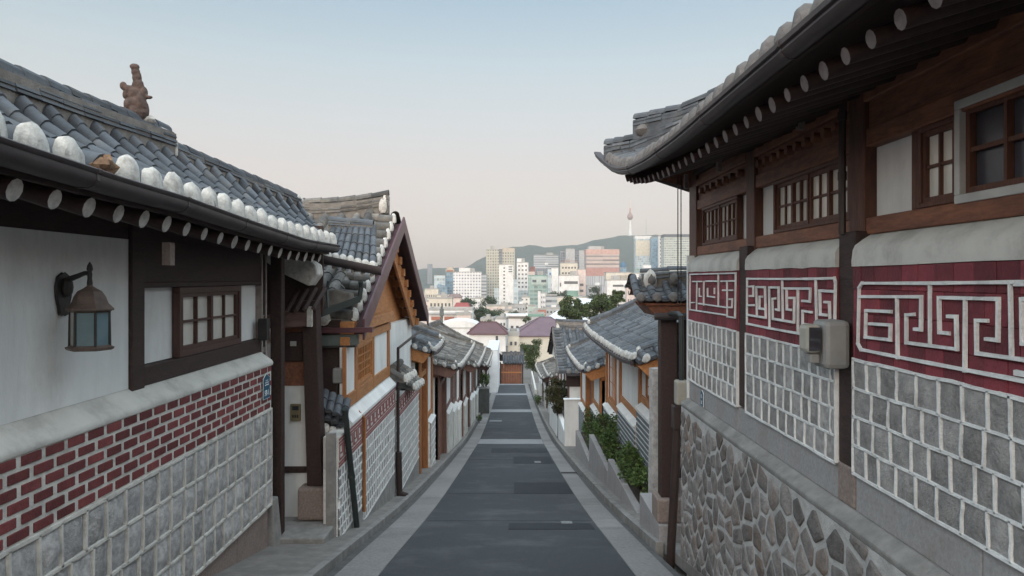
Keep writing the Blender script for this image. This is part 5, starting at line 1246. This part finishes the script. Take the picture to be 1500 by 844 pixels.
def bld(name, label, cat, px0, px1, pyt, D, mat, depth=None, group=None, yaw=0, roof=None, windows=None, wmat=None, parapet=.8, base=None, extra=(), roofbox=True):
    """one building: real width and height at distance D; window rows as separate panes where the photo shows them"""
    w = (px1 - px0) * D / 1100; x = ((px0 + px1) / 2 - 750) * D / 1100; zb = gz(D) - 1 if base is None else base; zt = (408 - pyt) * D / 1100; h = zt - zb
    depth = depth or max(8, w * .7)
    T = thing(name, label, cat, (x, D, zb), group, rz=R(yaw))
    m = MB(); m.box(-w / 2, w / 2, 0, depth, 0, h); W = m.build('wall', mat, T, local=True)
    m = MB(); t = .35
    for q in ((-w / 2 - .1, w / 2 + .1, -.1, t), (-w / 2 - .1, w / 2 + .1, depth - t, depth + .1), (-w / 2 - .1, -w / 2 + t, t, depth - t), (w / 2 - t, w / 2 + .1, t, depth - t)): m.box(q[0], q[1], q[2], q[3], h + .002, h + parapet)
    m.build('parapet', roof or roofC, T, local=True)
    if roofbox:
        a = random.uniform(-.25, .1) * w; m = MB(); m.box(a, a + w * .28, depth * .3, depth * .65, h + .01, h + parapet + min(4, h * .09)); m.build('stair_house', roofC if mat is not greyC else whiteC, T, local=True)
    if windows:
        nx, nz_, fw, fh, x0, x1, z0, z1 = windows; proto = None
        cw, ch = (x1 - x0) * w / nx, (z1 - z0) * h / nz_
        for i in range(nx):
            for j in range(nz_):
                cx = -w / 2 + x0 * w + (i + .5) * cw; cz = z0 * h + (j + .5) * ch
                if proto is None:
                    m = MB(); m.box(-fw * cw / 2, fw * cw / 2, -.12, .02, -fh * ch / 2, fh * ch / 2); proto = o = m.build('window', wmat or winD, T, local=True)
                else:
                    o = proto.copy(); col.objects.link(o); o.parent = T
                o.location = (cx, 0, cz)
    return T, w, h, depth
def part(T, nm, mat, *boxes):
    m = MB()
    for b in boxes: m.box(*b)
    return m.build(nm, mat, T, local=True)
# --- towers, left to right
T, w, h, d = bld('office_building', 'low cream building at the left edge of the skyline in front of blue glass', 'building', 622, 642, 424, 620, creamC, windows=(7, 3, .5, .45, .04, .96, .1, .9))
T, w, h, d = bld('office_tower', 'curved topped grey tower with sloping blue glass at the left of the skyline', 'tower', 636, 652, 404, 900, G['pale glass'], roofbox=False)
m = MB(); m.prism([(-w / 2, -.5, h * .35), (w * .7, -.5, h * .35), (w * .7, -.5, h * .7), (-w * .15, -.5, h * .78)], (0, .45, 0)); m.build('sloping_glass', G['blue glass'], T, local=True)
T, w, h, d = bld('office_tower', 'slim tower with an orange brown crown beside the white gridded block', 'tower', 653, 665, 399, 930, G['blue glass'], roofbox=False)
part(T, 'crown', beigeC, (-w * .5, w * .5, -1, d, h + .9, h + 4), (-w * .35, w * .35, 0, d, h + 4.01, h + 6.5)); part(T, 'orange_band', brickC, (-w * .4, w * .4, -1.4, -1.01, h + 1.2, h + 3))
T, w, h, d = bld('office_building', 'broad white gridded office block left of the twin beige tower', 'building', 664, 705, 399, 850, G['white grid'])
part(T, 'upper_storey', whiteC, (-w * .3, w * .1, 2, d - 2, h + .01, h + 5)); part(T, 'grey_wing', G['grey ribbon'], (w / 2 + .02, w / 2 + 6, 1, d, 0, h - 2)); part(T, 'cream_base', creamC, (-w * .3, w * .6, -5, -.1, 0, h * .22))
T, w, h, d = bld('residential_tower', 'tall beige green twin tower rising over the hill line', 'tower', 712, 731, 366, 900, G['greenish beige tower'])
part(T, 'glass_joint', G['dark glass'], (w / 2 + .02, w / 2 + 4, 1.5, d, 0, h + 1)); part(T, 'second_shaft', G['greenish beige tower'], (w / 2 + 4.02, w / 2 + 19, 0, d, 0, h - 2)); part(T, 'roof_screen', beigeC, (w / 2 + 4.2, w / 2 + 18.8, .2, d - .2, h - 1.99, h + 2)); part(T, 'podium', creamC, (-w * .55, w * .8, -6, -.1, 0, h * .2))
T, w, h, d = bld('apartment_tower', 'bright white slab tower with a single column of small windows', 'tower', 731, 752, 388, 700, whiteC, windows=(1, 13, .16, .45, 0, .72, .12, .97), roofbox=False)
part(T, 'pale_side_wing', G['pale glass'], (w / 2 + .02, w / 2 + 4.5, -.5, d, 0, h * .72)); part(T, 'balcony', darkC, *[(w * .16, w * .42, -.15, .02, h * (.86 + .045 * k), h * (.88 + .045 * k)) for k in range(3)]); part(T, 'low_wing', G['pale glass'], (-w / 2 - 4.5, -w / 2 - .02, 1, d, 0, h * .55))
T, w, h, d = bld('apartment_building', 'white stepped block with rows of dark windows beside the white slab tower', 'building', 757, 774, 385, 760, whiteC, windows=(3, 6, .5, .42, .05, .95, .5, .98))
part(T, 'pinkish_step', pinkC, (w / 2 + .02, w / 2 + 6.5, .5, d, 0, h * .83)); part(T, 'glazed_base', G['pale glass'], (-w / 2 + .3, w / 2 + 1.5, -1.2, -.1, 0, h * .47)); part(T, 'red_brown_top', cm('city rust panel', (.25, .13, .12)), (w * .65, w * 1.1, 8, 16, 0, h * .93)); part(T, 'top_storey', whiteC, (-w * .48, w * .1, 3, d, h + .01, h + 4.5))
T, w, h, d = bld('office_building', 'mint green glass office building behind the small white houses', 'building', 774, 803, 404, 720, G['mint glass'], roof=greenR)
part(T, 'pale_top_storey', mintC, (-w * .35, w * .48, -.6, -.05, h * .78, h * .98)); [part(T, 'window_strip', darkC, q_) for q_ in ((-w * .3, -w * .1, -.8, -.61, h * .84, h * .9), (w * .15, w * .4, -.8, -.61, h * .84, h * .9))]; part(T, 'lower_wing', G['mint glass'], (-w * .1, w * .3, -8, -.2, 0, h * .35))
T, w, h, d = bld('office_building', 'hazy grey blue block behind the mint green building', 'building', 782, 818, 374, 1300, G['grey ribbon'])
part(T, 'low_front', G['dark glass'], (-w * .5, w * .3, -6, -.1, 0, h * .72)); part(T, 'white_sign_band', whiteC, (0, w * .3, -6.6, -6.1, h * .55, h * .59), (-w * .05, w * .08, -.7, -.15, h * .8, h * .84))
T, w, h, d = bld('office_tower', 'narrow white slab with a blue grey side in front of the grey towers', 'tower', 808, 818, 393, 690, whiteC, roofbox=False); part(T, 'blue_side', G['pale glass'], (-w / 2 - 3.4, -w / 2 - .02, .3, d, 0, h - 1)); part(T, 'blue_emblem', M('city blue sign', (.06, .14, .32), None, .5), (-w / 2 - 2, -w / 2 - .6, 0, .28, h * .86, h * .91))
T, w, h, d = bld('office_tower', 'dark narrow tower left of the pale grey tower', 'tower', 820, 829, 369, 1120, G['dark glass'], roofbox=False)
T, w, h, d = bld('office_tower', 'pale grey windowless tower between two dark slots', 'tower', 829, 842, 365, 1100, greyC, roofbox=False); part(T, 'dark_slot', G['dark glass'], (w / 2 + .02, w / 2 + 6.5, 2, d, 0, h - 1)); part(T, 'second_shaft', greyC, (w / 2 + 6.52, w / 2 + 15, .5, d, 0, h - 2))
T, w, h, d = bld('office_building', 'beige cluttered office block with terraces below the grey tower', 'building', 821, 846, 386, 720, creamC, windows=(5, 7, .6, .35, .05, .95, .25, .97)); part(T, 'roof_frame', brickC, (-w * .4, w * .45, 1, 1.3, h + 2.2, h + 2.6), (-w * .4, -w * .38, 1, 1.3, h + .81, h + 2.2), (w * .43, w * .45, 1, 1.3, h + .81, h + 2.2))
T, w, h, d = bld('office_building', 'low white office building with ribbon windows in front of the beige block', 'building', 819, 848, 404, 640, whiteC, windows=(1, 3, .86, .3, .2, 1, .3, .95)); part(T, 'square_window', winD, *[(-w * .46, -w * .4, -.12, .02, h * z, h * (z + .09)) for z in (.35, .55, .75)])
T, w, h, d = bld('office_building', 'pinkish white block with slanted dark windows beside the striped tower', 'building', 846, 858, 395, 660, pinkC, windows=(1, 4, .55, .4, .1, .9, .25, .75), roofbox=False)
T, w, h, d = bld('office_tower', 'broad office tower with red and pink horizontal stripes', 'tower', 859, 907, 366, 1000, G['pink ribbon'])
part(T, 'pink_crown', cm('city pink stone', (.5, .34, .3)), (-w * .5 - .3, w * .5 + .3, -.4, d, h - 5.5, h + .5)); part(T, 'red_band', cm('city red stone', (.4, .235, .21)), (-w * .5 - .2, w * .5 + .2, -.35, -.02, h * .55, h * .69)); part(T, 'ribbed_base', G['steel ribs'], (-w * .5 - .3, w * .5 + .3, -.6, d, 0, h * .549)); part(T, 'roof_plant', greyC, (-w * .42, -w * .05, 4, d - 4, h + .51, h + 5))
T, w, h, d = bld('tank_building', 'small deep blue round topped building right of the striped tower', 'building', 909, 918, 392, 900, G['blue glass'], roofbox=False, parapet=.2)
m = MB(); m.lathe([(w / 2, 0), (w / 2, 2), (w * .4, 4.5), (w * .2, 6), (.1, 6.5)], 14, (0, d / 2, h + .3)); m.build('round_top', M('city blue tank', (.05, .13, .22), (.04, .1, .17), .4, .5), T, smooth=True, local=True)
T, w, h, d = bld('office_building', 'white office building with yellowish ribbon floors at the right of the valley', 'building', 889, 924, 411, 620, whiteC, windows=(1, 5, .6, .32, .1, .85, .12, .95)); part(T, 'side_window_column', winD, *[(w * .32, w * .4, -.12, .02, h * (.2 + .15 * k), h * (.27 + .15 * k)) for k in range(5)]); part(T, 'left_shoulder', G['steel ribs'], (-w * .7, -w / 2 - .02, 1, d, 0, h * .85))
T, w, h, d = bld('office_building', 'cream hall with dark vertical slots on top of the white offices', 'building', 888, 925, 400, 660, creamC, windows=(12, 1, .45, .7, .4, .98, .78, .98), roofbox=False); part(T, 'grey_cube', greyC, (-w * .3, -w * .05, -2, -.1, h * .7, h * .95))
T, w, h, d = bld('office_building', 'white office block with square window grid left of the dark gate roof', 'building', 922, 962, 401, 700, whiteC, windows=(9, 6, .7, .5, .2, .98, .3, .95)); part(T, 'stair_block', whiteC, (w * .02, w * .3, 1, 8, h + .01, h + 8))
T, w, h, d = bld('glass_tower', 'pale glass tower with a bright cream reflection under the hilltop mast', 'tower', 931, 954, 346, 1400, G['pale glass'], roofbox=False); part(T, 'crown_band', whiteC, (-w * .5 - .3, w * .5 + .3, -.4, d, h - 5, h + .2)); part(T, 'cream_reflection', cm('city cream reflection', (.56, .52, .43)), (-w * .49, w * .49, -.3, -.02, h * .7, h - 8)); part(T, 'lower_curtain_wall', G['mint glass'], (-w * .52, w * .52, -3, -.4, 0, h * .5))  # the cream reflection is painted as a flat coloured sheet on the glass
T, w, h, d = bld('glass_tower', 'narrow saturated blue glass tower beside the cream reflecting tower', 'tower', 954, 967, 348, 1380, G['blue glass'], roofbox=False)
T, w, h, d = bld('glass_tower', 'slim white tower with an orange lit edge between blue and wide towers', 'tower', 965, 974, 346, 1330, whiteC, windows=(2, 10, .5, .4, .1, .9, .4, .98), roofbox=False); part(T, 'warm_edge', cm('city warm edge', (.6, .46, .33)), (w * .2, w * .5, -.5, -.13, h * .5, h * .8))
T, w, h, d = bld('glass_tower', 'wide grey green glass slab tower behind the dark gate roof', 'tower', 973, 1012, 344, 1300, facade('facade wide slab', (.4, .43, .4), (.16, .2, .2), 3.2, 4.0, .82, .55), roofbox=False); part(T, 'dark_top_band', darkC, (-w * .5 - .3, w * .5 + .3, -.5, d, h - 4, h + 1))
T, w, h, d = bld('office_tower', 'distant round topped tower far on the left skyline', 'tower', 626, 633, 387, 2450, G['dark glass'], roofbox=False)
# --- roofs and small houses of the valley
def pitched(name, label, px0, px1, pye, pyr, D, wallm, roofm, depth=8, hip=.25, yaw=0, wh=None, wins=None, over=.4):
    w = (px1 - px0) * D / 1100; x = ((px0 + px1) / 2 - 750) * D / 1100; ze = (408 - pye) * D / 1100; zr = (408 - pyr) * D / 1100; zb = ze - wh if wh else gz(D) - 1
    T = thing(name, label, 'house', (x, D, zb), None, R(yaw)); h = ze - zb; q = zr - zb; o = over
    m = MB(); m.box(-w / 2 + o, w / 2 - o, o, depth - o, 0, h - .05); m.build('wall', wallm, T, local=True)
    a, b = -w / 2, w / 2; hw = hip * w; m = MB()
    P = [V((a, 0, h)), V((b, 0, h)), V((b, depth, h)), V((a, depth, h)), V((a + hw, depth / 2, q)), V((b - hw, depth / 2, q))]
    m.add(P, [[0, 1, 5, 4], [1, 2, 5], [2, 3, 4, 5], [3, 0, 4], [3, 2, 1, 0]]); m.build('roof', roofm, T, local=True)
    m = MB()
    for i, j in ((0, 4), (1, 5), (4, 5), (2, 5), (3, 4)): m.bar(P[i] + Z * .05, P[j] + Z * .05, .16, .1)
    m.bar(P[0] - Z * .08, P[1] - Z * .08, .12, .14); m.build('roof_trim', roofm, T, local=True)
    if wins:
        for (u, v, ww, hh) in wins: m = MB(); m.box(u * w, u * w + ww, o - .06, o + .01, v * h, v * h + hh); m.build('window', winD, T, local=True)
    return T, w, h
pitched('house', 'white house with a maroon hipped roof closing the view beyond the lane', 684, 744, 489, 474, 128, whiteC, maroonR, 9, .3, 0, 9, [(.2, .4, .4, 5)])
pitched('house', 'beige house with a wide purple metal roof right of the maroon one', 752, 850, 492, 467, 150, creamC, purpleC, 14, .42, 0, 9, [(-.4, .62, 1.5, 1.6), (-.29, .62, 1.0, 1.6), (-.4, .25, 1.5, 1.5), (-.29, .25, 1.0, 1.5)])
T, w, h, d = bld('house', 'small flat roofed beige house between the maroon and purple roofs', 'house', 744, 760, 492, 133, creamC, 8, base=gz(133), windows=(2, 2, .5, .4, .1, .9, .3, .9), roofbox=False)
T, w, h, d = bld('house', 'flat white house with a projecting roof slab above the purple roof', 'house', 745, 772, 467, 230, whiteC, 9, windows=(3, 1, .5, .3, .05, .9, .55, .9), roofbox=False); part(T, 'roof_slab', whiteC, (-w * .65, w * .55, -1.5, d + .5, h + .81, h + 1.2))
T, w, h, d = bld('school_building', 'long white building with pinkish window bands behind the left roofs', 'building', 628, 692, 455, 250, whiteC, 12, windows=(2, 2, .75, .3, .02, .62, .3, .95), wmat=brickC, roofbox=False); part(T, 'eave_slab', greyC, (-w * .5, w * .5, -1, 0, h * .9, h * .95), (-w * .5, w * .5, -1, 0, h * .45, h * .5))
T, w, h, d = bld('hall', 'low white hall with a curved roof in front of the long white building', 'hall', 640, 702, 481, 190, whiteC, 12, roofbox=False, parapet=.2)
m = MB(); m.prism([(-w / 2, 0, h), (w / 2, 0, h)] + [(w / 2 * math.cos(R(10 * k)), 0, h + 2.0 * math.sin(R(10 * k))) for k in range(1, 18)], (0, 12, 0)); m.build('vault_roof', whiteC, T, local=True)
pitched('house', 'house with a bright red pitched roof behind the long white building', 664, 688, 452, 444, 330, pinkC, redC, 10, .15)
pitched('house', 'greyish brown roofed house behind the cream building at the left', 655, 676, 436, 431, 480, pinkC, cm('city brown roof', (.2, .15, .14)), 12, .2)
T, w, h, d = bld('shop_building', 'cream building with a brown sign band left of the red roof', 'building', 628, 662, 438, 380, creamC, windows=(6, 2, .5, .4, .03, .97, .5, .95)); part(T, 'sign_band', brickC, (-w * .3, w * .4, -.6, -.13, h * .4, h * .46))
T, w, h, d = bld('shop_building', 'beige low building with a red sign behind the dark trees', 'building', 712, 750, 449, 400, creamC, windows=(7, 2, .55, .35, .03, .97, .4, .95)); part(T, 'red_sign', redC, (-w * .22, -w * .12, -.5, -.13, h * .3, h * .75)); part(T, 'pink_top', pinkC, (-w * .45, w * .5, -.3, -.02, h * .86, h * .97))
T, w, h, d = bld('shop_building', 'teal roofed low building beside the beige one', 'building', 700, 716, 456, 360, greyC, roof=greenR, roofbox=False)
T, w, h, d = bld('shop_building', 'white narrow building with pale flat front left of the silver building', 'building', 788, 800, 430, 560, whiteC, windows=(3, 5, .4, .4, .35, .95, .1, .95), roofbox=False); part(T, 'front_fin', whiteC, (-w * .5, -w * .2, -3, -.1, 0, h * 1.08))
T, w, h, d = bld('shop_building', 'silver grey clad building with dark stripes beside the sloping white roof', 'building', 800, 816, 433, 520, G['grey ribbon'], roofbox=False); part(T, 'maroon_panel', maroonR, (-w * .2, w * .05, -.4, -.02, 0, h * .42))
T, w, h, d = bld('house', 'brick coloured house with white floor lines below the white narrow building', 'house', 784, 800, 454, 420, brickC, windows=(1, 3, .9, .14, .02, .98, .2, .95), wmat=whiteC, roofbox=False)
T, w, h, d = bld('house', 'mint green small house left of the brick coloured one', 'house', 774, 786, 449, 430, mintC, windows=(2, 2, .5, .4, .05, .95, .2, .9), roofbox=False)
T, w, h, d = bld('arts_hall', 'beige windowless hall behind the big sloping white roof', 'hall', 814, 860, 436, 560, creamC, 40, roofbox=False); part(T, 'square_opening', winD, (-w * .25, -w * .17, -.2, .02, h * .75, h * .86)); part(T, 'roof_lantern', greenR, (-w * .1, w * .25, 6, 16, h + .01, h + 5)); part(T, 'right_wing', creamC, (w * .2, w * .7, -3, -.1, 0, h * .85))
T = thing('hall', 'hall with a big sloping white metal roof left of the large tree', 'hall', (22, 330, gz(330)))
m = MB(); a = [at(794, 470, 330), at(862, 470, 330), at(862, 432, 380), at(838, 441, 360)]
m.prism([p - V((22, 330, gz(330))) for p in (at(792, 471, 300), at(860, 471, 300), at(868, 438, 380), at(846, 436, 380))], (0, 0, -.5)); m.build('roof', whiteC, T, local=True)
m = MB(); m.box(-9, 8, 2, 30, -1, 8); m.build('wall', greyC, T, local=True)
T, w, h, d = bld('house', 'dark green roofed shed with a teal edge behind the purple roof', 'house', 770, 798, 464, 260, greyC, 10, roof=greenR, roofbox=False, parapet=.5)
# low filler houses, each its own colour and height
fill = [(640, 660, 433, 560, 'cream'), (676, 690, 441, 520, 'grey'), (690, 704, 438, 600, 'white'), (752, 770, 447, 470, 'grey'), (764, 776, 436, 600, 'pale'), (860, 884, 419, 760, 'grey'), (880, 892, 424, 640, 'cream'), (612, 628, 442, 420, 'pink'), (616, 632, 430, 640, 'grey'), (756, 770, 459, 330, 'brick'),
        (918, 934, 420, 610, 'pink'), (936, 952, 424, 560, 'cream'), (950, 975, 415, 600, 'grey'), (700, 716, 437, 760, 'pale'), (798, 822, 452, 450, 'grey'), (735, 752, 456, 350, 'pale'), (716, 733, 459, 330, 'pink')]
mats = {'cream': creamC, 'grey': greyC, 'white': whiteC, 'pale': G['small windows'], 'pink': pinkC, 'brick': brickC}
nearby = ['at the left below the gridded block', 'behind the red pitched roof', 'in front of the gridded block', 'right of the dark valley trees', 'at the foot of the stepped white block', 'at the foot of the striped tower', 'left of the ribbon floored office', 'at the far left behind the gable', 'at the far left below the cream building', 'beside the flat white house',
          'right of the ribbon floored office', 'below the square gridded white block', 'nearest the dark gate roof', 'under the twin beige tower', 'below the silver clad building', 'in front of the beige low building', 'behind the dark valley trees']
for (a, b, t, D, c), nb in zip(fill, nearby):
    bld('low_building', f'small {c} low building {nb}', 'building', a, b, t, D, mats[c], windows=None if c == 'pale' else (4, 2, .45, .4, .06, .94, .45, .95), yaw=random.uniform(-6, 6), roofbox=True)
# utility pole between the roofs
T = thing('utility_pole', 'dark utility pole standing behind the left tile roofs', 'pole', (at(647, 480, 95).x, 95, gz(95)))
m = MB(); p = at(647, 449, 95); m.tube([(p.x, 95, gz(95)), (p.x, 95, p.z)], [.2, .16], 10); m.build('shaft', M('pole grey', (.12, .14, .14), (.09, .1, .1), .7, 3), T, smooth=True)
m = MB(); m.box(p.x - .25, p.x + .25, 94.75, 95.25, p.z - 1.2, p.z - .3); m.build('transformer', MATS['pole grey'], T, bevel=.05)
# trees of the valley
def vt(label, px0, px1, pyt, pyb, D, mat=leafC, n=1500, size=None, group=None):
    cr = (px1 - px0) * D / 2200; z0 = (408 - pyb) * D / 1100; z1 = (408 - pyt) * D / 1100; ch = z1 - z0
    tree('tree', label, ((px0 + px1) / 2 - 750) * D / 1100, D, z0 - ch * .25, ch * .25, cr, ch, n, mat, size or cr * .085, group, 30)
vt('dark round tree in front of the white gridded block, left one', 672, 699, 436, 452, 430)
vt('dark round tree at the foot of the twin beige tower', 700, 730, 434, 452, 440)
vt('broad dark tree in front of the beige low building', 703, 740, 452, 476, 300, leafC, 2200)
vt('dark tree right of the broad one, left of the flat white house', 736, 762, 455, 474, 310, leafC, 1800)
vt('small dark shrub tree on the low roof below the white slab tower', 737, 752, 443, 450, 410, leafC, 500)
vt('low dark tree row above the silver clad building', 800, 822, 427, 436, 600, leafC, 900)
vt('low dark tree beside the beige windowless hall', 818, 836, 425, 436, 590, leafC, 900)
vt('low dark tree at the foot of the striped tower', 862, 888, 420, 430, 650, leafC, 1000)
vt('large leafy tree behind the right tile roofs, left half', 818, 868, 437, 474, 105, leafB, 10000, .19)
vt('large leafy tree behind the right tile roofs, right half', 858, 906, 432, 468, 110, leafB, 10000, .19)
vt('taller pale tree top next to the ribbon floored office', 895, 916, 424, 446, 118, leafB, 2600, .18)
vt('bright green tree in front of the purple roofed house', 758, 802, 490, 545, 92, leafB, 5200, .11)
vt('small tree at the far left between the white houses', 690, 712, 455, 470, 260, leafC, 900)
vt('dark tree clump behind the long white building at the left', 690, 716, 449, 466, 262, leafC, 1500)
vt('rounded tree left of the maroon hipped roof behind the white hall', 700, 722, 468, 482, 165, leafC, 1600)
vt('small green tree between the flat white house and the purple roof', 762, 778, 462, 474, 215, leafB, 1200)
vt('dark tree in front of the mint green building', 758, 774, 444, 456, 500, leafC, 900)
vt('tree at the far left between the cream buildings', 640, 658, 440, 452, 400, leafC, 900)
vt('tree on the terrace at the right of the big sloping roof', 858, 882, 428, 442, 420, leafC, 1000)
for k, (a, b, t, D, c, lb) in enumerate(((704, 722, 470, 210, creamC, 'small cream house with a flat roof behind the maroon hipped roof'), (722, 742, 468, 240, whiteC, 'small white house with a flat roof left of the projecting slab house'), (776, 796, 461, 300, pinkC, 'pale pink house behind the purple roof ridge'),
        (668, 690, 462, 240, pinkC, 'pink house with two window rows right of the utility pole'), (742, 758, 452, 420, whiteC, 'narrow white house below the white slab tower'), (820, 836, 447, 480, greyC, 'grey house just left of the large leafy tree'))):
    bld('low_building', lb, 'building', a, b, t, D, c, windows=(4, 2, .5, .42, .06, .94, .5, .95), yaw=random.uniform(-8, 8))
# wooded hill with the tower on top
prof = [(-4000, 20), (-1500, 35), (300, 34), (560, 38), (620, 41), (660, 42), (685, 47), (700, 77), (722, 100), (740, 121), (760, 130), (780, 137), (800, 130), (830, 131), (860, 146), (890, 166), (905, 172), (930, 177), (960, 177), (1000, 160), (1060, 130), (1300, 60), (2500, 25), (6000, 20)]
pf = lambda X: interp([((p - 750) * 3000 / 1100, z) for p, z in prof], X)
m = MB(); nx, ny = 220, 34; vs = []
for j in range(ny):
    y = 2300 + 1500 * j / (ny - 1); u = (y - 3000) / 700; sh = max(0, 1 - abs(u)) ** .75 if y < 3000 else max(0, 1 - (y - 3000) / 800)
    for i in range(nx):
        X = -2600 + 4600 * i / (nx - 1); b = pf(X) + 45
        vs.append((X, y, -45 + b * sh + noise.noise(V((X * .02, y * .02, 0))) * 7 * sh + noise.noise(V((X * .06, y * .06, 3))) * 3.0 * sh))
m.add(vs, [[j * nx + i, j * nx + i + 1, (j + 1) * nx + i + 1, (j + 1) * nx + i] for j in range(ny - 1) for i in range(nx - 1)])
tag(m.build('hills', M('wooded hillside', (.045, .064, .048), (.018, .033, .026), .95, .045, bump=1, bs=.06, bd=9), smooth=True), kind='structure')
tx = 173 * 3000 / 1100
T = thing('observation_tower', 'tall observation tower with a dark round pod and red white mast on the wooded hill', 'tower', (tx, 3000, 170))
zf = lambda py: (408 - py) * 3000 / 1100
m = MB(); m.lathe([(7, zf(346)), (6, zf(338)), (4.2, zf(330)), (4, zf(322))], 16, (tx, 3000, 0)); m.build('shaft', whiteC, T, smooth=True)
m = MB(); m.lathe([(4, zf(322.5)), (9, zf(321)), (11.5, zf(318)), (11, zf(316)), (9, zf(314.5)), (6, zf(313)), (4, zf(311))], 18, (tx, 3000, 0)); m.build('pod', M('tower pod', (.27, .17, .155), (.19, .12, .11), .5, .3), T, smooth=True)
m = MB(); m.tube([(tx, 3000, zf(312)), (tx, 3000, zf(305))], [3, 2.4], 8); m.build('mast_base', cm('city mast red', (.4, .12, .1)), T)
m = MB(); m.tube([(tx, 3000, zf(305)), (tx, 3000, zf(299)), (tx, 3000, zf(289))], [2.6, 1.8, 1.0], 8); m.build('mast', pinkC, T)
ax = 196.5 * 2950 / 1100
T = thing('radio_mast', 'thin lattice radio mast on the hilltop right of the observation tower', 'mast', (ax, 2950, 165))
m = MB(); zz = lambda py: (408 - py) * 2950 / 1100
for a in range(3): m.tube([(ax + 3 * math.cos(a * 2.094), 2950 + 3 * math.sin(a * 2.094), zz(346)), (ax, 2950, zz(319))], [.5, .35], 5)
for k in range(9):
    z = zz(345) + k * 7; r = 2.8 * (1 - k / 10)
    for a in range(3): m.bar((ax + r * math.cos(a * 2.094), 2950 + r * math.sin(a * 2.094), z), (ax + r * .9 * math.cos(a * 2.094 + 2.094), 2950 + r * .9 * math.sin(a * 2.094 + 2.094), z + 7), .35, .35)
m.build('lattice', greyC, T)
# ================================================================== the air over the valley
hz = MB(); hz.box(-2700, 2200, -60, 4300, -60, 330)
hm = bpy.data.materials.new('haze'); hm.use_nodes = True; ht = hm.node_tree; ht.nodes.remove(ht.nodes['Principled BSDF'])
pv = ht.nodes.new('ShaderNodeVolumePrincipled'); pv.inputs['Color'].default_value = (.89, .885, .88, 1); pv.inputs['Density'].default_value = .00016; pv.inputs['Anisotropy'].default_value = .2
ht.links.new(pv.outputs[0], ht.nodes['Material Output'].inputs['Volume'])
ho = hz.build('haze', hm); ho['kind'] = 'stuff'
